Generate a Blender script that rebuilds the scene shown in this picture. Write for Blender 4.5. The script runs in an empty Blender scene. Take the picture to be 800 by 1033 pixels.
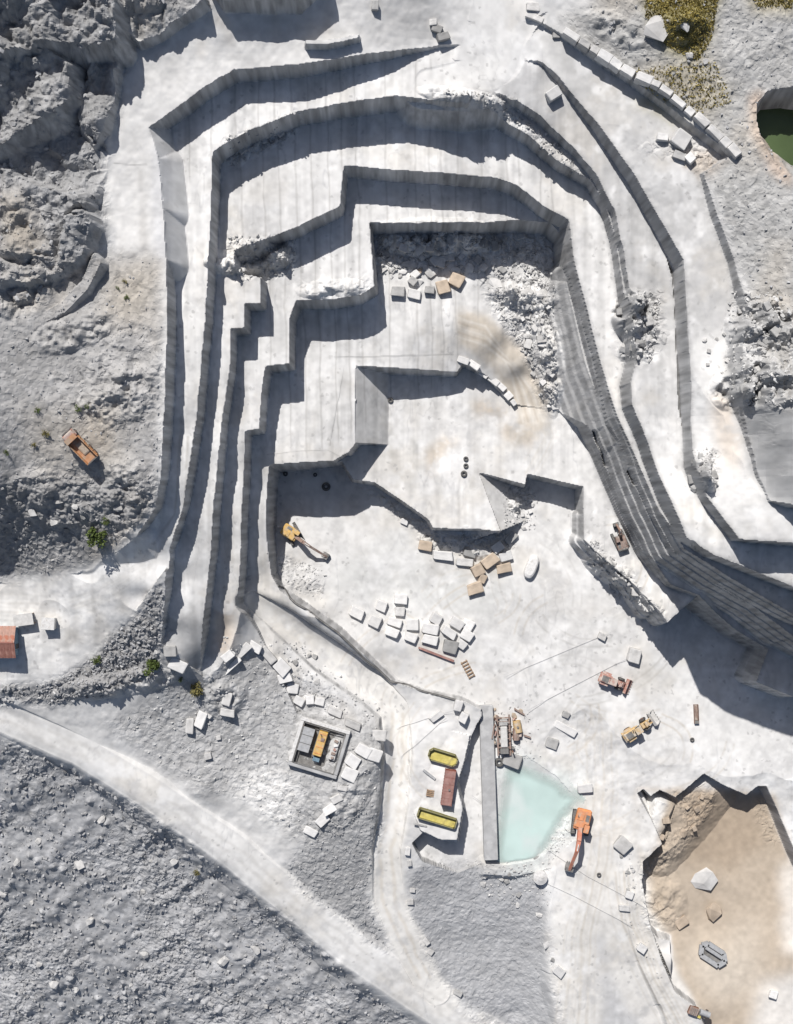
import bpy, bmesh, math, random
import numpy as np
from mathutils import Vector, Matrix

# ------------------------------------------------------------------ camera, sky, sun, exposure
SC = bpy.context.scene
COL = SC.collection
FPX, CX, CY = 850.0, 400.0, 516.5      # focal length and image centre in photo pixels
MPP = 0.22                             # metres per photo pixel at z = 0
CAMH = FPX * MPP
KZ = 1.6                               # heights below are written in units of 1.6 m; the lens and camera height follow
cam_data = bpy.data.cameras.new('camera')
cam = bpy.data.objects.new('camera', cam_data)
COL.objects.link(cam)
cam.location = (0, 0, CAMH * KZ)     # about 300 m above the quarry floor
cam_data.sensor_fit = 'VERTICAL'
cam_data.sensor_height = 24.0
cam_data.sensor_width = 24.0
cam_data.lens = 24.0 * FPX * KZ / 1033.0
cam_data.clip_start = 1.0
cam_data.clip_end = 3000.0
SC.camera = cam

SUN_EL, SUN_AZ_X, SUN_AZ_Y = math.radians(49.3), -0.33, 0.944   # towards the sun in plan
world = bpy.data.worlds.new('World')
SC.world = world
world.use_nodes = True
wn = world.node_tree.nodes
sky = wn.new('ShaderNodeTexSky')
sky.sky_type = 'NISHITA'
sky.sun_disc = False
sky.air_density = .9
sky.dust_density = 1.8
sky.ozone_density = .7
sky.sun_elevation = SUN_EL
sky.sun_rotation = math.atan2(SUN_AZ_X, SUN_AZ_Y)
world.node_tree.links.new(sky.outputs[0], wn['Background'].inputs[0])
wn['Background'].inputs[1].default_value = 0.066
sun_data = bpy.data.lights.new('sun', 'SUN')
sun_data.energy = 4.6
sun_data.angle = math.radians(0.5)
sun_data.color = (1.0, 0.97, 0.935)
sun = bpy.data.objects.new('sun', sun_data)
COL.objects.link(sun)
sdir = Vector((SUN_AZ_X * math.cos(SUN_EL), SUN_AZ_Y * math.cos(SUN_EL), math.sin(SUN_EL)))
sun.rotation_euler = sdir.to_track_quat('Z', 'Y').to_euler()
sun.location = (-40, 120, 160)
SC.view_settings.view_transform = 'Standard'
SC.view_settings.look = 'None'
SC.view_settings.exposure = 0.16
SC.view_settings.gamma = 1.0
SC.view_settings.use_curve_mapping = False
SC.cycles.max_bounces = 6
SC.cycles.diffuse_bounces = 4

# ------------------------------------------------------------------ terrain grid
def axis(lo, hi, step, far):
    """even steps in the photographed part, stretching out towards the rim"""
    a = list(np.arange(lo, hi + step * .5, step))
    out, s, x = [], step, a[-1]
    while x < far:
        s *= 1.09
        x += s
        out.append(x)
    low, s, x = [], step, a[0]
    while x > -far:
        s *= 1.09
        x -= s
        low.append(x)
    return np.array(low[::-1] + a + out)

STEP = 0.215
GX = axis(-95.0, 93.0, STEP, 330.0)
GY = axis(-124.0, 116.0, STEP, 360.0)
NX, NY = len(GX), len(GY)
XX, YY = np.meshgrid(GX, GY)           # [iy, ix]

def world_at(px, py, z):
    k = (CAMH - z) / FPX
    return (px - CX) * k, (CY - py) * k

def bilinear(A, x, y):
    ix = np.clip(np.searchsorted(GX, x) - 1, 0, NX - 2)
    iy = np.clip(np.searchsorted(GY, y) - 1, 0, NY - 2)
    fx = (x - GX[ix]) / (GX[ix + 1] - GX[ix])
    fy = (y - GY[iy]) / (GY[iy + 1] - GY[iy])
    return ((A[iy, ix] * (1 - fx) + A[iy, ix + 1] * fx) * (1 - fy) +
            (A[iy + 1, ix] * (1 - fx) + A[iy + 1, ix + 1] * fx) * fy)

def hit(px, py, A=None):
    """the first ground the line of sight through a photo pixel meets"""
    A = Z if A is None else A
    for z in np.arange(62.0, -60.0, -0.25):
        x, y = world_at(px, py, z)
        if bilinear(A, x, y) >= z:
            return x, y, float(z)
    x, y = world_at(px, py, 0)
    return x, y, 0.0

# ---- noise
_rs = np.random.RandomState(7)
def vnoise(scale, seed, sx=1.0, sy=1.0):
    """smooth value noise on the whole grid, about -1..1"""
    rs = np.random.RandomState(seed)
    u, v = GX / (scale * sx) + 500, GY / (scale * sy) + 500
    u = u - math.floor(u.min()) + 1
    v = v - math.floor(v.min()) + 1
    L = rs.rand(int(v.max()) + 3, int(u.max()) + 3) * 2 - 1
    iu, iv = u.astype(int), v.astype(int)
    fu, fv = u - iu, v - iv
    fu, fv = fu * fu * (3 - 2 * fu), fv * fv * (3 - 2 * fv)
    R0 = L[:, iu] * (1 - fu) + L[:, iu + 1] * fu
    return R0[iv] * (1 - fv)[:, None] + R0[iv + 1] * fv[:, None]

def fbm(scale, seed, octv=4, gain=.5, sx=1.0, sy=1.0):
    t, a = 0, 1.0
    for k in range(octv):
        t = t + a * vnoise(scale / 2 ** k, seed + 31 * k, sx, sy)
        a *= gain
    return t

def cells(size, seed, xx=None, yy=None):
    """jittered cell pattern: distance to the nearest point, gap to the second, and three random values of the cell"""
    rs = np.random.RandomState(seed)
    xx = XX if xx is None else xx
    yy = YY if yy is None else yy
    u, v = (xx / size).astype(np.float32), (yy / size).astype(np.float32)
    iu, iv = np.floor(u).astype(np.int32), np.floor(v).astype(np.int32)
    T = rs.rand(256, 256, 5).astype(np.float32)
    b1 = np.full(u.shape, 9.0, np.float32)
    b2 = b1.copy()
    r = np.zeros(u.shape + (5,), np.float32)
    for du in (-1, 0, 1):
        for dv in (-1, 0, 1):
            q = T[(iv + dv) & 255, (iu + du) & 255]
            ddx, ddy = iu + du + q[..., 0] - u, iv + dv + q[..., 1] - v
            d = np.sqrt(ddx ** 2 + ddy ** 2)
            n = d < b1
            b2 = np.where(n, b1, np.minimum(b2, d))
            b1 = np.where(n, d, b1)
            r[n, 0] = ddx[n]
            r[n, 1] = ddy[n]
            r[n, 2:] = q[n][:, 2:]
    return b1, b2 - b1, r

N1, N2, N3 = fbm(26, 3), fbm(7, 11), fbm(2.2, 19, 3)
_c1 = cells(2.6, 5)
_c2 = cells(1.1, 6)
# edges are blocky on the left and north, long and smooth on the right
BLOCKY = np.clip((34 - XX) / 10, .12, 1) * .24
WARP_X = BLOCKY * ((_c1[2][..., 2] - .5) * 1.0 + (_c2[2][..., 2] - .5) * .45) + .06 * N3 + (.03 + .12 * np.clip((XX - 24) / 10, 0, 1)) * N2
WARP_Y = BLOCKY * ((_c1[2][..., 3] - .5) * 1.0 + (_c2[2][..., 3] - .5) * .45) + .06 * np.roll(N3, 57, 0) + (.03 + .12 * np.clip((XX - 24) / 10, 0, 1)) * np.roll(N2, 91, 0)

# ---- the hillside before the quarry was cut (photo x, photo y, height)
CTRL = [(500, -40, 28), (500, 20, 27), (500, 60, 25.8), (440, 40, 25.5), (300, 20, 28.5), (200, 20, 29.5), (230, 60, 28),
    (130, 100, 28.5), (135, 200, 27.5), (135, 300, 28), (150, 400, 27.6), (150, 480, 26.5), (80, 447, 27.5), (20, 450, 27), (60, 370, 28.5),
    (20, 555, 17), (50, 510, 22.5), (100, 540, 21), (0, 575, 14.8), (90, 572, 17), (100, 600, 16.6), (0, 600, 14.2), (0, 690, 13), (60, 680, 13.2), (110, 650, 13.8),
    (40, 708, 11), (0, 712, 11.2), (0, 730, 10.5), (110, 700, 10.5), (150, 660, 13), (165, 640, 15), (195, 690, 9), (190, 600, 19.5), (180, 560, 22), (215, 640, 15), (200, 662, 13.5), (225, 600, 18), (240, 592, 15.5), (232, 640, 10), (255, 600, 10), (205, 560, 22), (235, 560, 21), (150, 720, 8.5), (100, 750, 8.5),
    (240, 665, 7.6), (230, 720, 6.5), (270, 660, 6), (300, 640, 5), (260, 615, 6.5), (330, 690, 4.4), (320, 745, 4.6), (250, 770, 5), (370, 740, 5.4), (379, 770, 5.4), (377, 815, 4.6), (370, 690, 3.0),
    (430, 690, 1.5), (200, 800, 6.2), (270, 860, 3), (330, 850, 3.2), (340, 920, 0.4), (410, 990, -3), (470, 1030, -5), (540, 1090, -8),
    (400, 720, 1.5), (400, 800, 1.2), (392, 900, -.6), (425, 970, -2.6), (440, 745, 2.0), (450, 830, 2.4),
    (480, 880, -1), (500, 950, -4), (520, 1020, -6.5), (450, 950, -3.4), (560, 890, 0), (590, 960, -1), (620, 1033, -2.6), (560, 1040, -3),
    (500, 800, 0), (550, 800, 0), (600, 700, 0), (700, 760, 0), (650, 860, 0.2), (700, 800, 0), (780, 770, .1), (850, 800, 0), (690, 1000, -1), (800, 1033, -1), (900, 1033, 0),
    (0, 760, 8.2), (100, 800, 4.5), (200, 865, 0.5), (300, 950, -3.5), (380, 1033, -8), (0, 880, -1), (100, 940, -5), (200, 1033, -12), (0, 1033, -13), (-100, 1100, -24), (100, 1120, -22), (-150, 900, -10), (-150, 700, 10),
    (300, 160, 30), (400, 300, 30), (300, 400, 30), (450, 480, 30), (560, 500, 30), (600, 300, 28), (350, 500, 24), (250, 500, 25), (600, 560, 28), (700, 620, 26), (800, 640, 29), (900, 650, 30), (300, 560, 14), (640, 640, 14), (760, 690, 14), (420, 580, 12),
    (580, 60, 27.4), (650, 130, 28.2), (690, 190, 28.4), (715, 300, 28.2), (730, 420, 28.8), (770, 520, 33), (690, 420, 27.6),
    (600, 20, 29.5), (660, 30, 31.5), (740, 60, 32), (760, 150, 31.4), (740, 190, 31.2), (790, 250, 32), (800, 60, 32), (800, 330, 33), (756, 440, 30.2), (768, 478, 31.4), (781, 500, 33.2), (795, 440, 37), (800, 480, 36.5), (790, 412, 37), (825, 400, 40), (850, 500, 40), (850, 150, 33), (800, -60, 34), (650, -60, 32), (950, 300, 40),
    (-60, 480, 30), (50, 150, 29), (50, 60, 30), (0, 200, 30.5), (60, 250, 28.6), (0, 0, 33), (100, 30, 29), (-150, 300, 36), (-100, 100, 42), (200, -80, 34), (0, -100, 40), (350, -100, 33), (-150, 560, 24), (900, 900, 4), (800, 1150, -4)]
cp = np.array([world_at(a, b, c) + (c,) for a, b, c in CTRL])
def rbf(cp, X, Y):
    d = np.sqrt((cp[:, None, 0] - cp[None, :, 0]) ** 2 + (cp[:, None, 1] - cp[None, :, 1]) ** 2)
    n = len(cp)
    A = np.zeros((n + 1, n + 1))
    A[:n, :n] = d + np.eye(n) * -1.0
    A[n, :n] = 1
    A[:n, n] = 1
    w = np.linalg.solve(A, np.concatenate([cp[:, 2], [0]]))
    out = np.full(X.shape, w[n])
    for i in range(n):
        out += w[i] * np.sqrt((X - cp[i, 0]) ** 2 + (Y - cp[i, 1]) ** 2)
    return out
_s = 6
_xs, _ys = GX[::_s], GY[::_s]
_base = rbf(cp, *np.meshgrid(_xs, _ys))
_t = np.stack([np.interp(GX, _xs, r) for r in _base])
Z = np.stack([np.interp(GY, _ys, _t[:, i]) for i in range(NX)], 1)
Z = np.clip(Z, -60, 62)
Z += 0.14 * N2 + 0.05 * N3

# region of every grid point
R_NAMES = ['hillside', 'rock_cliff', 'upper_bench', 'second_bench', 'third_bench', 'fourth_bench', 'fifth_bench', 'quarry_floor',
           'sunken_pit', 'haul_road', 'rubble_slope', 'plateau', 'pond_basin']
REG = np.zeros(Z.shape, np.int8)

def box_of(P, pad):
    x0, x1 = np.searchsorted(GX, [P[:, 0].min() - pad, P[:, 0].max() + pad])
    y0, y1 = np.searchsorted(GY, [P[:, 1].min() - pad, P[:, 1].max() + pad])
    return slice(max(y0 - 1, 0), min(y1 + 1, NY)), slice(max(x0 - 1, 0), min(x1 + 1, NX))

def inside(P, X, Y):
    r = np.zeros(X.shape, bool)
    for i in range(len(P)):
        (x0, y0), (x1, y1) = P[i, :2], P[(i + 1) % len(P), :2]
        if y0 == y1:
            continue
        c = ((y0 > Y) != (y1 > Y)) & (X < (x1 - x0) * (Y - y0) / (y1 - y0) + x0)
        r ^= c
    return r

def seg_dist(a, b, X, Y):
    dx, dy = b[0] - a[0], b[1] - a[1]
    L = dx * dx + dy * dy + 1e-9
    t = np.clip(((X - a[0]) * dx + (Y - a[1]) * dy) / L, 0, 1)
    return np.sqrt((X - a[0] - t * dx) ** 2 + (Y - a[1] - t * dy) ** 2), t

def idw(C, X, Y, p=3.0):
    num, den = 0, 0
    for x, y, z in C:
        w = 1.0 / (((X - x) ** 2 + (Y - y) ** 2) + 4.0) ** (p / 2)
        num, den = num + w * z, den + w
    return num / den

def cut(pts, slope=8.0, ctl=(), warp=.5, region=None, floor_noise=.05, ztops=None):
    """lower the ground inside a polygon given by its upper rim: (px, py, floor z[, slope of the edge that starts here])"""
    global Z
    rim = []
    for i, p in enumerate(pts):
        x, y, zt = hit(p[0], p[1])
        zt = max(zt, p[2])
        if ztops is not None:
            zt = ztops[i]
            x, y = world_at(p[0], p[1], zt)
        rim.append((x, y, p[2], zt, p[3] if len(p) > 3 else slope))
    P = np.array(rim)
    sl = box_of(P, 2)
    X, Y = XX[sl] + warp * WARP_X[sl], YY[sl] + warp * WARP_Y[sl]
    ins = inside(P, X, Y)
    C = [(a, b, c) for a, b, c, _, _ in rim] + [world_at(a, b, c) + (c,) for a, b, c in ctl]
    ix = np.where(ins)
    fl = np.zeros(X.shape)
    fl[ix] = idw(C, XX[sl][ix], YY[sl][ix])
    fl += floor_noise * (N2[sl] + .5 * N3[sl])
    z = fl.copy()
    for i in range(len(P)):
        a, b = P[i], P[(i + 1) % len(P)]
        s = a[4]
        if s > 90:
            continue
        reach = max(a[3] - a[2], b[3] - b[2]) / s + 1.0
        sx = np.searchsorted(GX, [min(a[0], b[0]) - reach - 1.2, max(a[0], b[0]) + reach + 1.2]) - sl[1].start
        sy = np.searchsorted(GY, [min(a[1], b[1]) - reach - 1.2, max(a[1], b[1]) + reach + 1.2]) - sl[0].start
        q = (slice(max(sy[0], 0), max(sy[1], 0)), slice(max(sx[0], 0), max(sx[1], 0)))
        if z[q].size == 0:
            continue
        flat_face = .7 <= s < .75
        d, t = seg_dist(a, b, XX[sl][q] if s < 1.5 else X[q], YY[sl][q] if s < 1.5 else Y[q])
        w = a[3] + (b[3] - a[3]) * t - s * d
        if 1.5 <= s < 6:                # bedded face: long ledges
            u = w / 2.3 + .16 * N1[sl][q] + .07 * N2[sl][q]
            k_ = np.floor(u)
            st_ = (k_ + np.clip((u - k_ - .42) / .58, 0, 1) - .16 * N1[sl][q] - .07 * N2[sl][q]) * 2.3
            am_ = .30 + .56 * np.clip((24 - YY[sl][q]) / 22, 0, 1)    # bolder ledges towards the south-east
            w = (1 - am_) * w + am_ * st_
        if flat_face:                     # a planed ramp face: no rounded ends
            w[(t <= 0) | (t >= 1)] = -99
        z[q] = np.maximum(z[q], w)
    Zs = Z[sl]
    low = ins & (z < Zs)
    Zs[low] = z[low]
    if region is not None:
        REG[sl][ins & (fl < Zs + .6)] = R_NAMES.index(region)

def fill(pts, slope=8.0, warp=.4, region=None, noise=.05, reach=30):
    """raise the ground inside a polygon to (px, py, top z), with sides falling away at the slope"""
    rim = [world_at(p[0], p[1], p[2]) + (p[2],) for p in pts]
    P = np.array(rim)
    sl = box_of(P, reach if slope < 2 else 6)
    X, Y = XX[sl] + warp * WARP_X[sl], YY[sl] + warp * WARP_Y[sl]
    ins = inside(P, X, Y)
    z = np.full(X.shape, -99.0)
    z[ins] = idw(rim, X[ins], Y[ins])
    for i in range(len(P)):
        a, b = P[i], P[(i + 1) % len(P)]
        d, t = seg_dist(a, b, X, Y)
        z = np.where(ins, z, np.maximum(z, a[2] + (b[2] - a[2]) * t - slope * d))
    z += noise * (N2[sl] + N3[sl])
    up = z > Z[sl]
    Z[sl][up] = z[up]
    if region is not None:
        REG[sl][up & ins] = R_NAMES.index(region)

def mound(px, py, rx, ry, h, ang=0, rough=.3):
    x, y, z = hit(px, py)
    sl = box_of(np.array([[x, y]]), max(rx, ry) * MPP * 2.2)
    c, s = math.cos(math.radians(ang)), math.sin(math.radians(ang))
    dx, dy = XX[sl] - x + .8 * WARP_X[sl], YY[sl] - y + .8 * WARP_Y[sl]
    u, v = (dx * c + dy * s) / (rx * MPP), (-dx * s + dy * c) / (ry * MPP)
    k = np.clip(1 - (u * u + v * v), 0, 1)
    Z[sl] += h * k * (1 + rough * N3[sl])

# ---- natural cliff, top left
fill([(-80, -60, 42), (40, -60, 39), (96, -40, 36.5), (116, 0, 35.5), (114, 36, 35), (88, 44, 35), (62, 38, 36), (30, 44, 36.5), (-80, 60, 40)], 2.6, 1.6, 'rock_cliff', .7, 16)
fill([(-80, 50, 39), (0, 52, 35.5), (45, 48, 34.6), (68, 62, 33.6), (71, 96, 33), (58, 114, 33), (36, 122, 33.6), (12, 136, 34), (-80, 180, 38)], 2.0, 1.5, 'rock_cliff', .6, 16)
fill([(-80, 190, 37), (-10, 164, 33), (40, 190, 31.5), (84, 200, 30.2), (96, 228, 29.8), (84, 262, 29.8), (60, 276, 30.2), (30, 284, 31), (0, 284, 32), (-80, 290, 36)], 1.5, 1.4, 'rock_cliff', .5, 14)
# ---- ridge of dark rock between the cliff and the upper white shelf
fill([(128, -10, 33.5), (190, -40, 34), (206, -2, 32.5), (186, 15, 31.5), (160, 34, 31), (140, 42, 30.8), (126, 30, 31.5)], 3.5, .8, 'rock_cliff', .3)
fill([(92, 66, 31), (108, 52, 31), (118, 62, 30.4), (116, 100, 29.8), (106, 132, 29.6), (94, 146, 29.6), (82, 130, 30), (78, 95, 30.5)], 2.6, 1.2, 'rock_cliff', .4)
fill([(205, -30, 34), (330, -30, 33), (300, -3, 32.6), (262, -1, 32.6), (225, -1, 32.6)], 5, .8, 'hillside', .2)
fill([(308, 44, 29.6), (330, 45, 29.4), (362, 38, 29), (362, 34, 29), (330, 40, 29.4), (308, 40, 29.6)], 6, .2, None, .1)

# ---- upper road along the block wall, and the shelf below the right-hand plateau
cut([(545, 22, 26.8), (566, 35, 27), (600, 58, 27.3), (640, 83, 27.6), (680, 113, 27.9), (715, 139, 28.2), (738, 156, 28.6, 2), (722, 168, 28.6, 3), (708, 174, 28.4, 3.5), (722, 215, 28.2, 3.5), (740, 262, 28, 3.5), (756, 318, 27.8, 2), (748, 350, 28, 2), (744, 400, 28.6, 3), (754, 440, 29.6, 8), (763, 475, 30.6, 8), (776, 505, 32.6), (800, 509, 32.6), (900, 520, 32.6),
     (900, 600, 32.6, 95), (700, 560, 32, 95), (680, 440, 28.8, 95), (640, 260, 28, 95), (560, 110, 26.6, 95), (520, 60, 26, 95)], 7,
    ctl=[(580, 72, 26.9), (640, 140, 28), (700, 220, 28.1), (720, 330, 28), (725, 440, 29), (740, 500, 31.8), (770, 530, 32.6)], region='haul_road', warp=.4)
# ---- benches, upper rim of each wall, from the outside in
cut([(520, 60, 26.2, 95), (470, 46, 25.4, 95), (445, 46, 25.0), (380, 54, 24.6), (300, 66, 24.3), (236, 70, 24.3), (205, 90, 24.3), (150, 129, 24.3, 1.1), (160, 160, 24.3, .9), (165, 210, 24.2, 1.2), (168, 262, 24.1),
     (170, 320, 24), (167, 400, 23.5), (163, 480, 22.8), (158, 512, 22), (138, 542, 20.2, .6), (112, 562, 18.4, .5), (80, 578, 16.4, .5), (0, 588, 14.4, .5), (-120, 592, 14), (-120, 702, 13),
     (0, 692, 13.2), (60, 684, 13.4), (100, 656, 14.2), (140, 612, 16.6), (166, 575, 19), (200, 640, 16), (300, 640, 10), (640, 640, 10), (900, 720, 20),
     (900, 556, 28), (800, 548, 28), (745, 544, 28), (712, 500, 26.6), (699, 470, 24.9), (697, 400, 24.2), (693, 330, 23.6), (689, 262, 24), (662, 216, 24.2), (640, 176, 24.4), (600, 122, 24.8), (562, 76, 25.4), (545, 62, 26, 95)],
    ctl=[(195, 160, 24.3), (190, 300, 24), (186, 450, 22.9), (176, 530, 21), (140, 575, 18.4), (50, 630, 14), (660, 300, 23.6), (670, 450, 24.6), (705, 530, 27.4), (600, 150, 24.6), (480, 80, 25.3)], region='upper_bench', warp=.6)
# a broken half step along the north-east rim, and narrow slots in the right-hand terraces
cut([(478, 92, 23.6, 3), (500, 95, 23.2), (522, 103, 23), (546, 118, 22.8), (576, 148, 22.6), (604, 180, 22.4), (620, 212, 22.3), (628, 252, 22.2), (636, 300, 22.2), (622, 300, 22.2, 95), (600, 240, 22.2, 95), (560, 190, 22.2, 95), (500, 140, 22.6, 95), (470, 110, 23.4, 95)], 6, warp=1.6, region='upper_bench', floor_noise=.25)
cut([(671, 250, 22.8), (686, 268, 22.6), (689, 330, 22.2), (692, 400, 22.4), (690, 440, 23, 95), (684, 400, 22.6), (681, 330, 22.4), (678, 280, 22.6)], 6, warp=.6, region='upper_bench')
cut([(215, 153, 19.5), (250, 133, 19.5), (300, 113, 19.5), (345, 105, 19.5), (400, 97, 19.5), (430, 101, 19.5), (500, 117, 19.5), (535, 138, 19.5), (566, 165, 19.5), (595, 182, 19.5), (612, 204, 19.5), (621, 240, 19.5), (629, 300, 19.4), (636, 330, 19.2, 7), (641, 362, 19, 7), (636, 386, 19.2), (637, 408, 19.4),
     (652, 445, 19.8), (672, 495, 20.4), (692, 542, 22.6), (720, 560, 22.8), (760, 576, 22.6), (800, 592, 22.4), (900, 620, 22), (900, 740, 14), (300, 700, 8), (215, 690, 9.4), (163, 648, 13.6), (167, 600, 15.5), (172, 555, 17), (186, 510, 18), (198, 430, 18.8), (207, 330, 19.3), (212, 250, 19.5)],
    ctl=[(225, 300, 19.5), (206, 500, 18.2), (185, 600, 15.6), (600, 300, 19.5), (280, 190, 19.6)], region='second_bench', slope=9, warp=.6)
cut([(236, 253, 15, 2.2), (268, 242, 15), (300, 229, 15), (343, 208, 15), (347, 167, 15), (400, 172, 15), (440, 174, 15), (500, 180, 15), (522, 187, 15), (548, 208, 15), (573, 222, 15, 4), (578, 262, 14.9, 3.6), (591, 310, 14.8, 3.4), (606, 370, 14.6, 3.4), (622, 420, 14.6, 3.2), (640, 460, 15, 3),
     (668, 520, 15.6, 3), (690, 554, 17.4, 3), (740, 585, 17.2, 3), (800, 620, 16.6, 3), (900, 660, 13), (900, 780, 9), (300, 700, 6), (207, 690, 9.2), (203, 676, 9.6), (206, 620, 11), (213, 560, 12.2), (217, 500, 13.3), (225, 420, 14.4), (233, 366, 14.9), (233, 332, 15), (247, 331, 15), (247, 307, 15), (263, 306, 15), (263, 280, 15), (240, 274, 15)],
    ctl=[(250, 345, 15), (229, 500, 13.2), (215, 600, 11.4), (225, 640, 9.5), (590, 360, 14.7)], region='third_bench', slope=9, warp=.4)
cut([(373, 225, 9.5), (400, 227, 9.5), (470, 227, 9.5), (520, 222, 9.5), (555, 225, 9.6), (567, 236, 9.6), (568, 270, 9.6, 2.4), (575, 284, 9.6, 1.7), (598, 360, 9.4, 1.7), (612, 428, 9, 2), (624, 446, 9.4, 2.4), (653, 514, 10, 2.4), (679, 557, 11.4, 2.4), (720, 588, 11.4, 2.6), (760, 612, 7.4, 2.6), (800, 642, 6.6, 3), (900, 700, 6.4),
     (900, 800, 4), (300, 720, 4), (262, 640, 5.6), (240, 609, 6.5), (243, 560, 7.4), (245, 500, 8.4), (248, 435, 9.3), (262, 433, 9.4), (264, 400, 9.5), (268, 370, 9.5), (292, 367, 9.5), (293, 320, 9.5), (299, 303, 9.5), (335, 303, 9.5), (364, 298, 9.5), (378, 289, 9.5), (376, 262, 9.5)],
    ctl=[(420, 320, 9.5), (455, 320, 9.4), (490, 332, 8.6), (520, 362, 7), (535, 390, 5.4), (545, 405, 4.9), (530, 400, 5.0), (540, 415, 4.5), (556, 410, 4.6), (520, 410, 4.5), (530, 411, 4.4), (540, 412, 4.4), (548, 413, 4.4), (556, 414, 4.5), (552, 425, 4.4), (575, 350, 9.4), (580, 395, 9.2), (320, 420, 9.5), (350, 400, 9.5), (300, 460, 9.5), (262, 500, 8), (253, 590, 6.2)], region='fourth_bench', slope=9, warp=.3)
cut([(359, 369, 4.2), (410, 372, 4.2), (461, 376, 4.2), (468, 365, 4.3), (492, 380, 4.3), (516, 408, 4.3), (546, 412, 4.5, 95), (563, 414, 4.6), (592, 430, 4.8, 5), (606, 462, 5.2, 5), (628, 512, 5.4, 5), (652, 556, 5.8, 5), (676, 590, 8, 5), (706, 601, 9, 95),
     (690, 660, 9, 95), (640, 640, 5.8, 95), (500, 640, 3, 95), (330, 560, 3, 95), (300, 500, 3.4, 95), (335, 466, 4.2, 95), (352, 456, 4.2), (359, 447, 4.2, .72)],
    ctl=[(450, 450, 4.2), (560, 470, 4.4), (430, 500, 4.2), (600, 520, 5.2), (625, 550, 5.5), (645, 580, 6.4), (668, 615, 8.6), (380, 470, 4.2)], region='fifth_bench', warp=.22)
cut([(272, 469, 0), (300, 467, 0), (345, 466, 0), (356, 484, 0), (378, 487, 0), (405, 505, 0), (432, 524, 0), (437, 533, 0), (483, 534, 0), (505, 536, 0, .72), (483, 477, 0), (530, 489, 0), (532, 478, 0), (588, 491, 0), (588, 520, 0, 3), (589, 545, 0, 2), (610, 565, 0, 2.2), (640, 590, 0, 2.2), (662, 614, 0, 4), (673, 628, 0), (704, 602, 0, 4), (742, 636, 0, 4), (774, 655, 0, 4), (762, 688, 0, 4), (800, 703, 0), (900, 720, 0),
     (900, 790, 0, 95), (700, 790, 0, 95), (600, 862, 0, 95), (500, 870, 0, 95), (486, 716, 0), (466, 706, 0), (430, 698, 0), (398, 688, 0), (345, 640, 1.2), (310, 615, 2.4), (283, 596, 3.2), (274, 580, 2.2), (269, 540, .6), (270, 490, 0)],
    ctl=[(300, 600, 2.2), (345, 632, .9), (300, 570, .6), (320, 600, 1),(400, 600, 0), (600, 650, 0), (700, 690, -.4), (760, 720, -.4), (550, 510, .2)], region='quarry_floor', warp=.22, floor_noise=.04)
# ------------------------------------------------------------------ roads, yards, pits in the lower half
def blur(M, n):
    for _ in range(2):
        for ax in (0, 1):
            c = np.cumsum(np.concatenate([np.zeros_like(np.take(M, [0], ax)), M], ax), ax)
            k = M.shape[ax]
            hi = np.minimum(np.arange(k) + n + 1, k)
            lo = np.maximum(np.arange(k) - n, 0)
            sh = [1, 1]
            sh[ax] = k
            M = (np.take(c, hi, ax) - np.take(c, lo, ax)) / (hi - lo).reshape(sh)
    return M
def road(line, region='haul_road', cut_s=1.6, fill_s=.75, reach=9.0, warp=.25):
    P = np.array([world_at(a, b, c) + (c, w * (CAMH - c) / FPX) for a, b, c, w in line])
    sl = box_of(P, reach + 6)
    X, Y = XX[sl] + warp * WARP_X[sl], YY[sl] + warp * WARP_Y[sl]
    best = np.full(X.shape, 999.0)
    zr = np.zeros(X.shape)
    for a, b in zip(P[:-1], P[1:]):
        d, t = seg_dist(a, b, X, Y)
        e = d - (a[3] + (b[3] - a[3]) * t)
        n = e < best
        best[n] = e[n]
        zr[n] = (a[2] + (b[2] - a[2]) * t)[n]
    e = np.maximum(best, 0)
    Zs = Z[sl]
    near = e < reach
    zr = zr + .04 * N2[sl]
    new = np.where(best < 0, zr, np.clip(Zs, zr - fill_s * e, zr + cut_s * e))
    k = np.clip(1 - e / reach, 0, 1)
    k = np.minimum(1, k * 2.5)
    new = Zs * (1 - k) + new * k
    sm = blur(new, 7)
    bk = blur((best < .3).astype(np.float64), 3)
    new = new * (1 - bk) + sm * bk
    Zs[near] = new[near]
    REG[sl][best < 0] = R_NAMES.index(region)

road([(500, -90, 29, 24), (503, -20, 27.4, 24), (502, 30, 26.4, 30), (492, 60, 25.7, 30), (470, 78, 25.2, 16), (430, 82, 24.8, 10)], reach=5, cut_s=.4, fill_s=.4)
road([(-60, 692, 11.2, 15), (0, 722, 10.4, 15), (80, 757, 8.7, 15), (150, 800, 6.8, 16), (230, 855, 4.0, 17), (290, 905, 1.8, 17), (350, 955, -.6, 17), (420, 1002, -3.4, 18), (480, 1040, -5.4, 20), (560, 1090, -8.5, 20)])
road([(255, 605, 5.6, 8), (285, 625, 4.0, 13), (330, 660, 2.3, 17), (372, 690, 1.5, 16), (398, 715, 1.2, 14), (402, 760, 1.2, 13), (398, 810, .9, 13), (390, 855, .4, 13), (392, 905, -.7, 15), (408, 945, -1.9, 15), (428, 985, -3.4, 14), (440, 1000, -4, 14)], cut_s=5, reach=7)
road([(600, 880, 0, 38), (592, 930, -.6, 38), (600, 985, -1.7, 44), (616, 1040, -3, 52), (640, 1120, -5, 56)], cut_s=1.2, reach=6)
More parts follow.
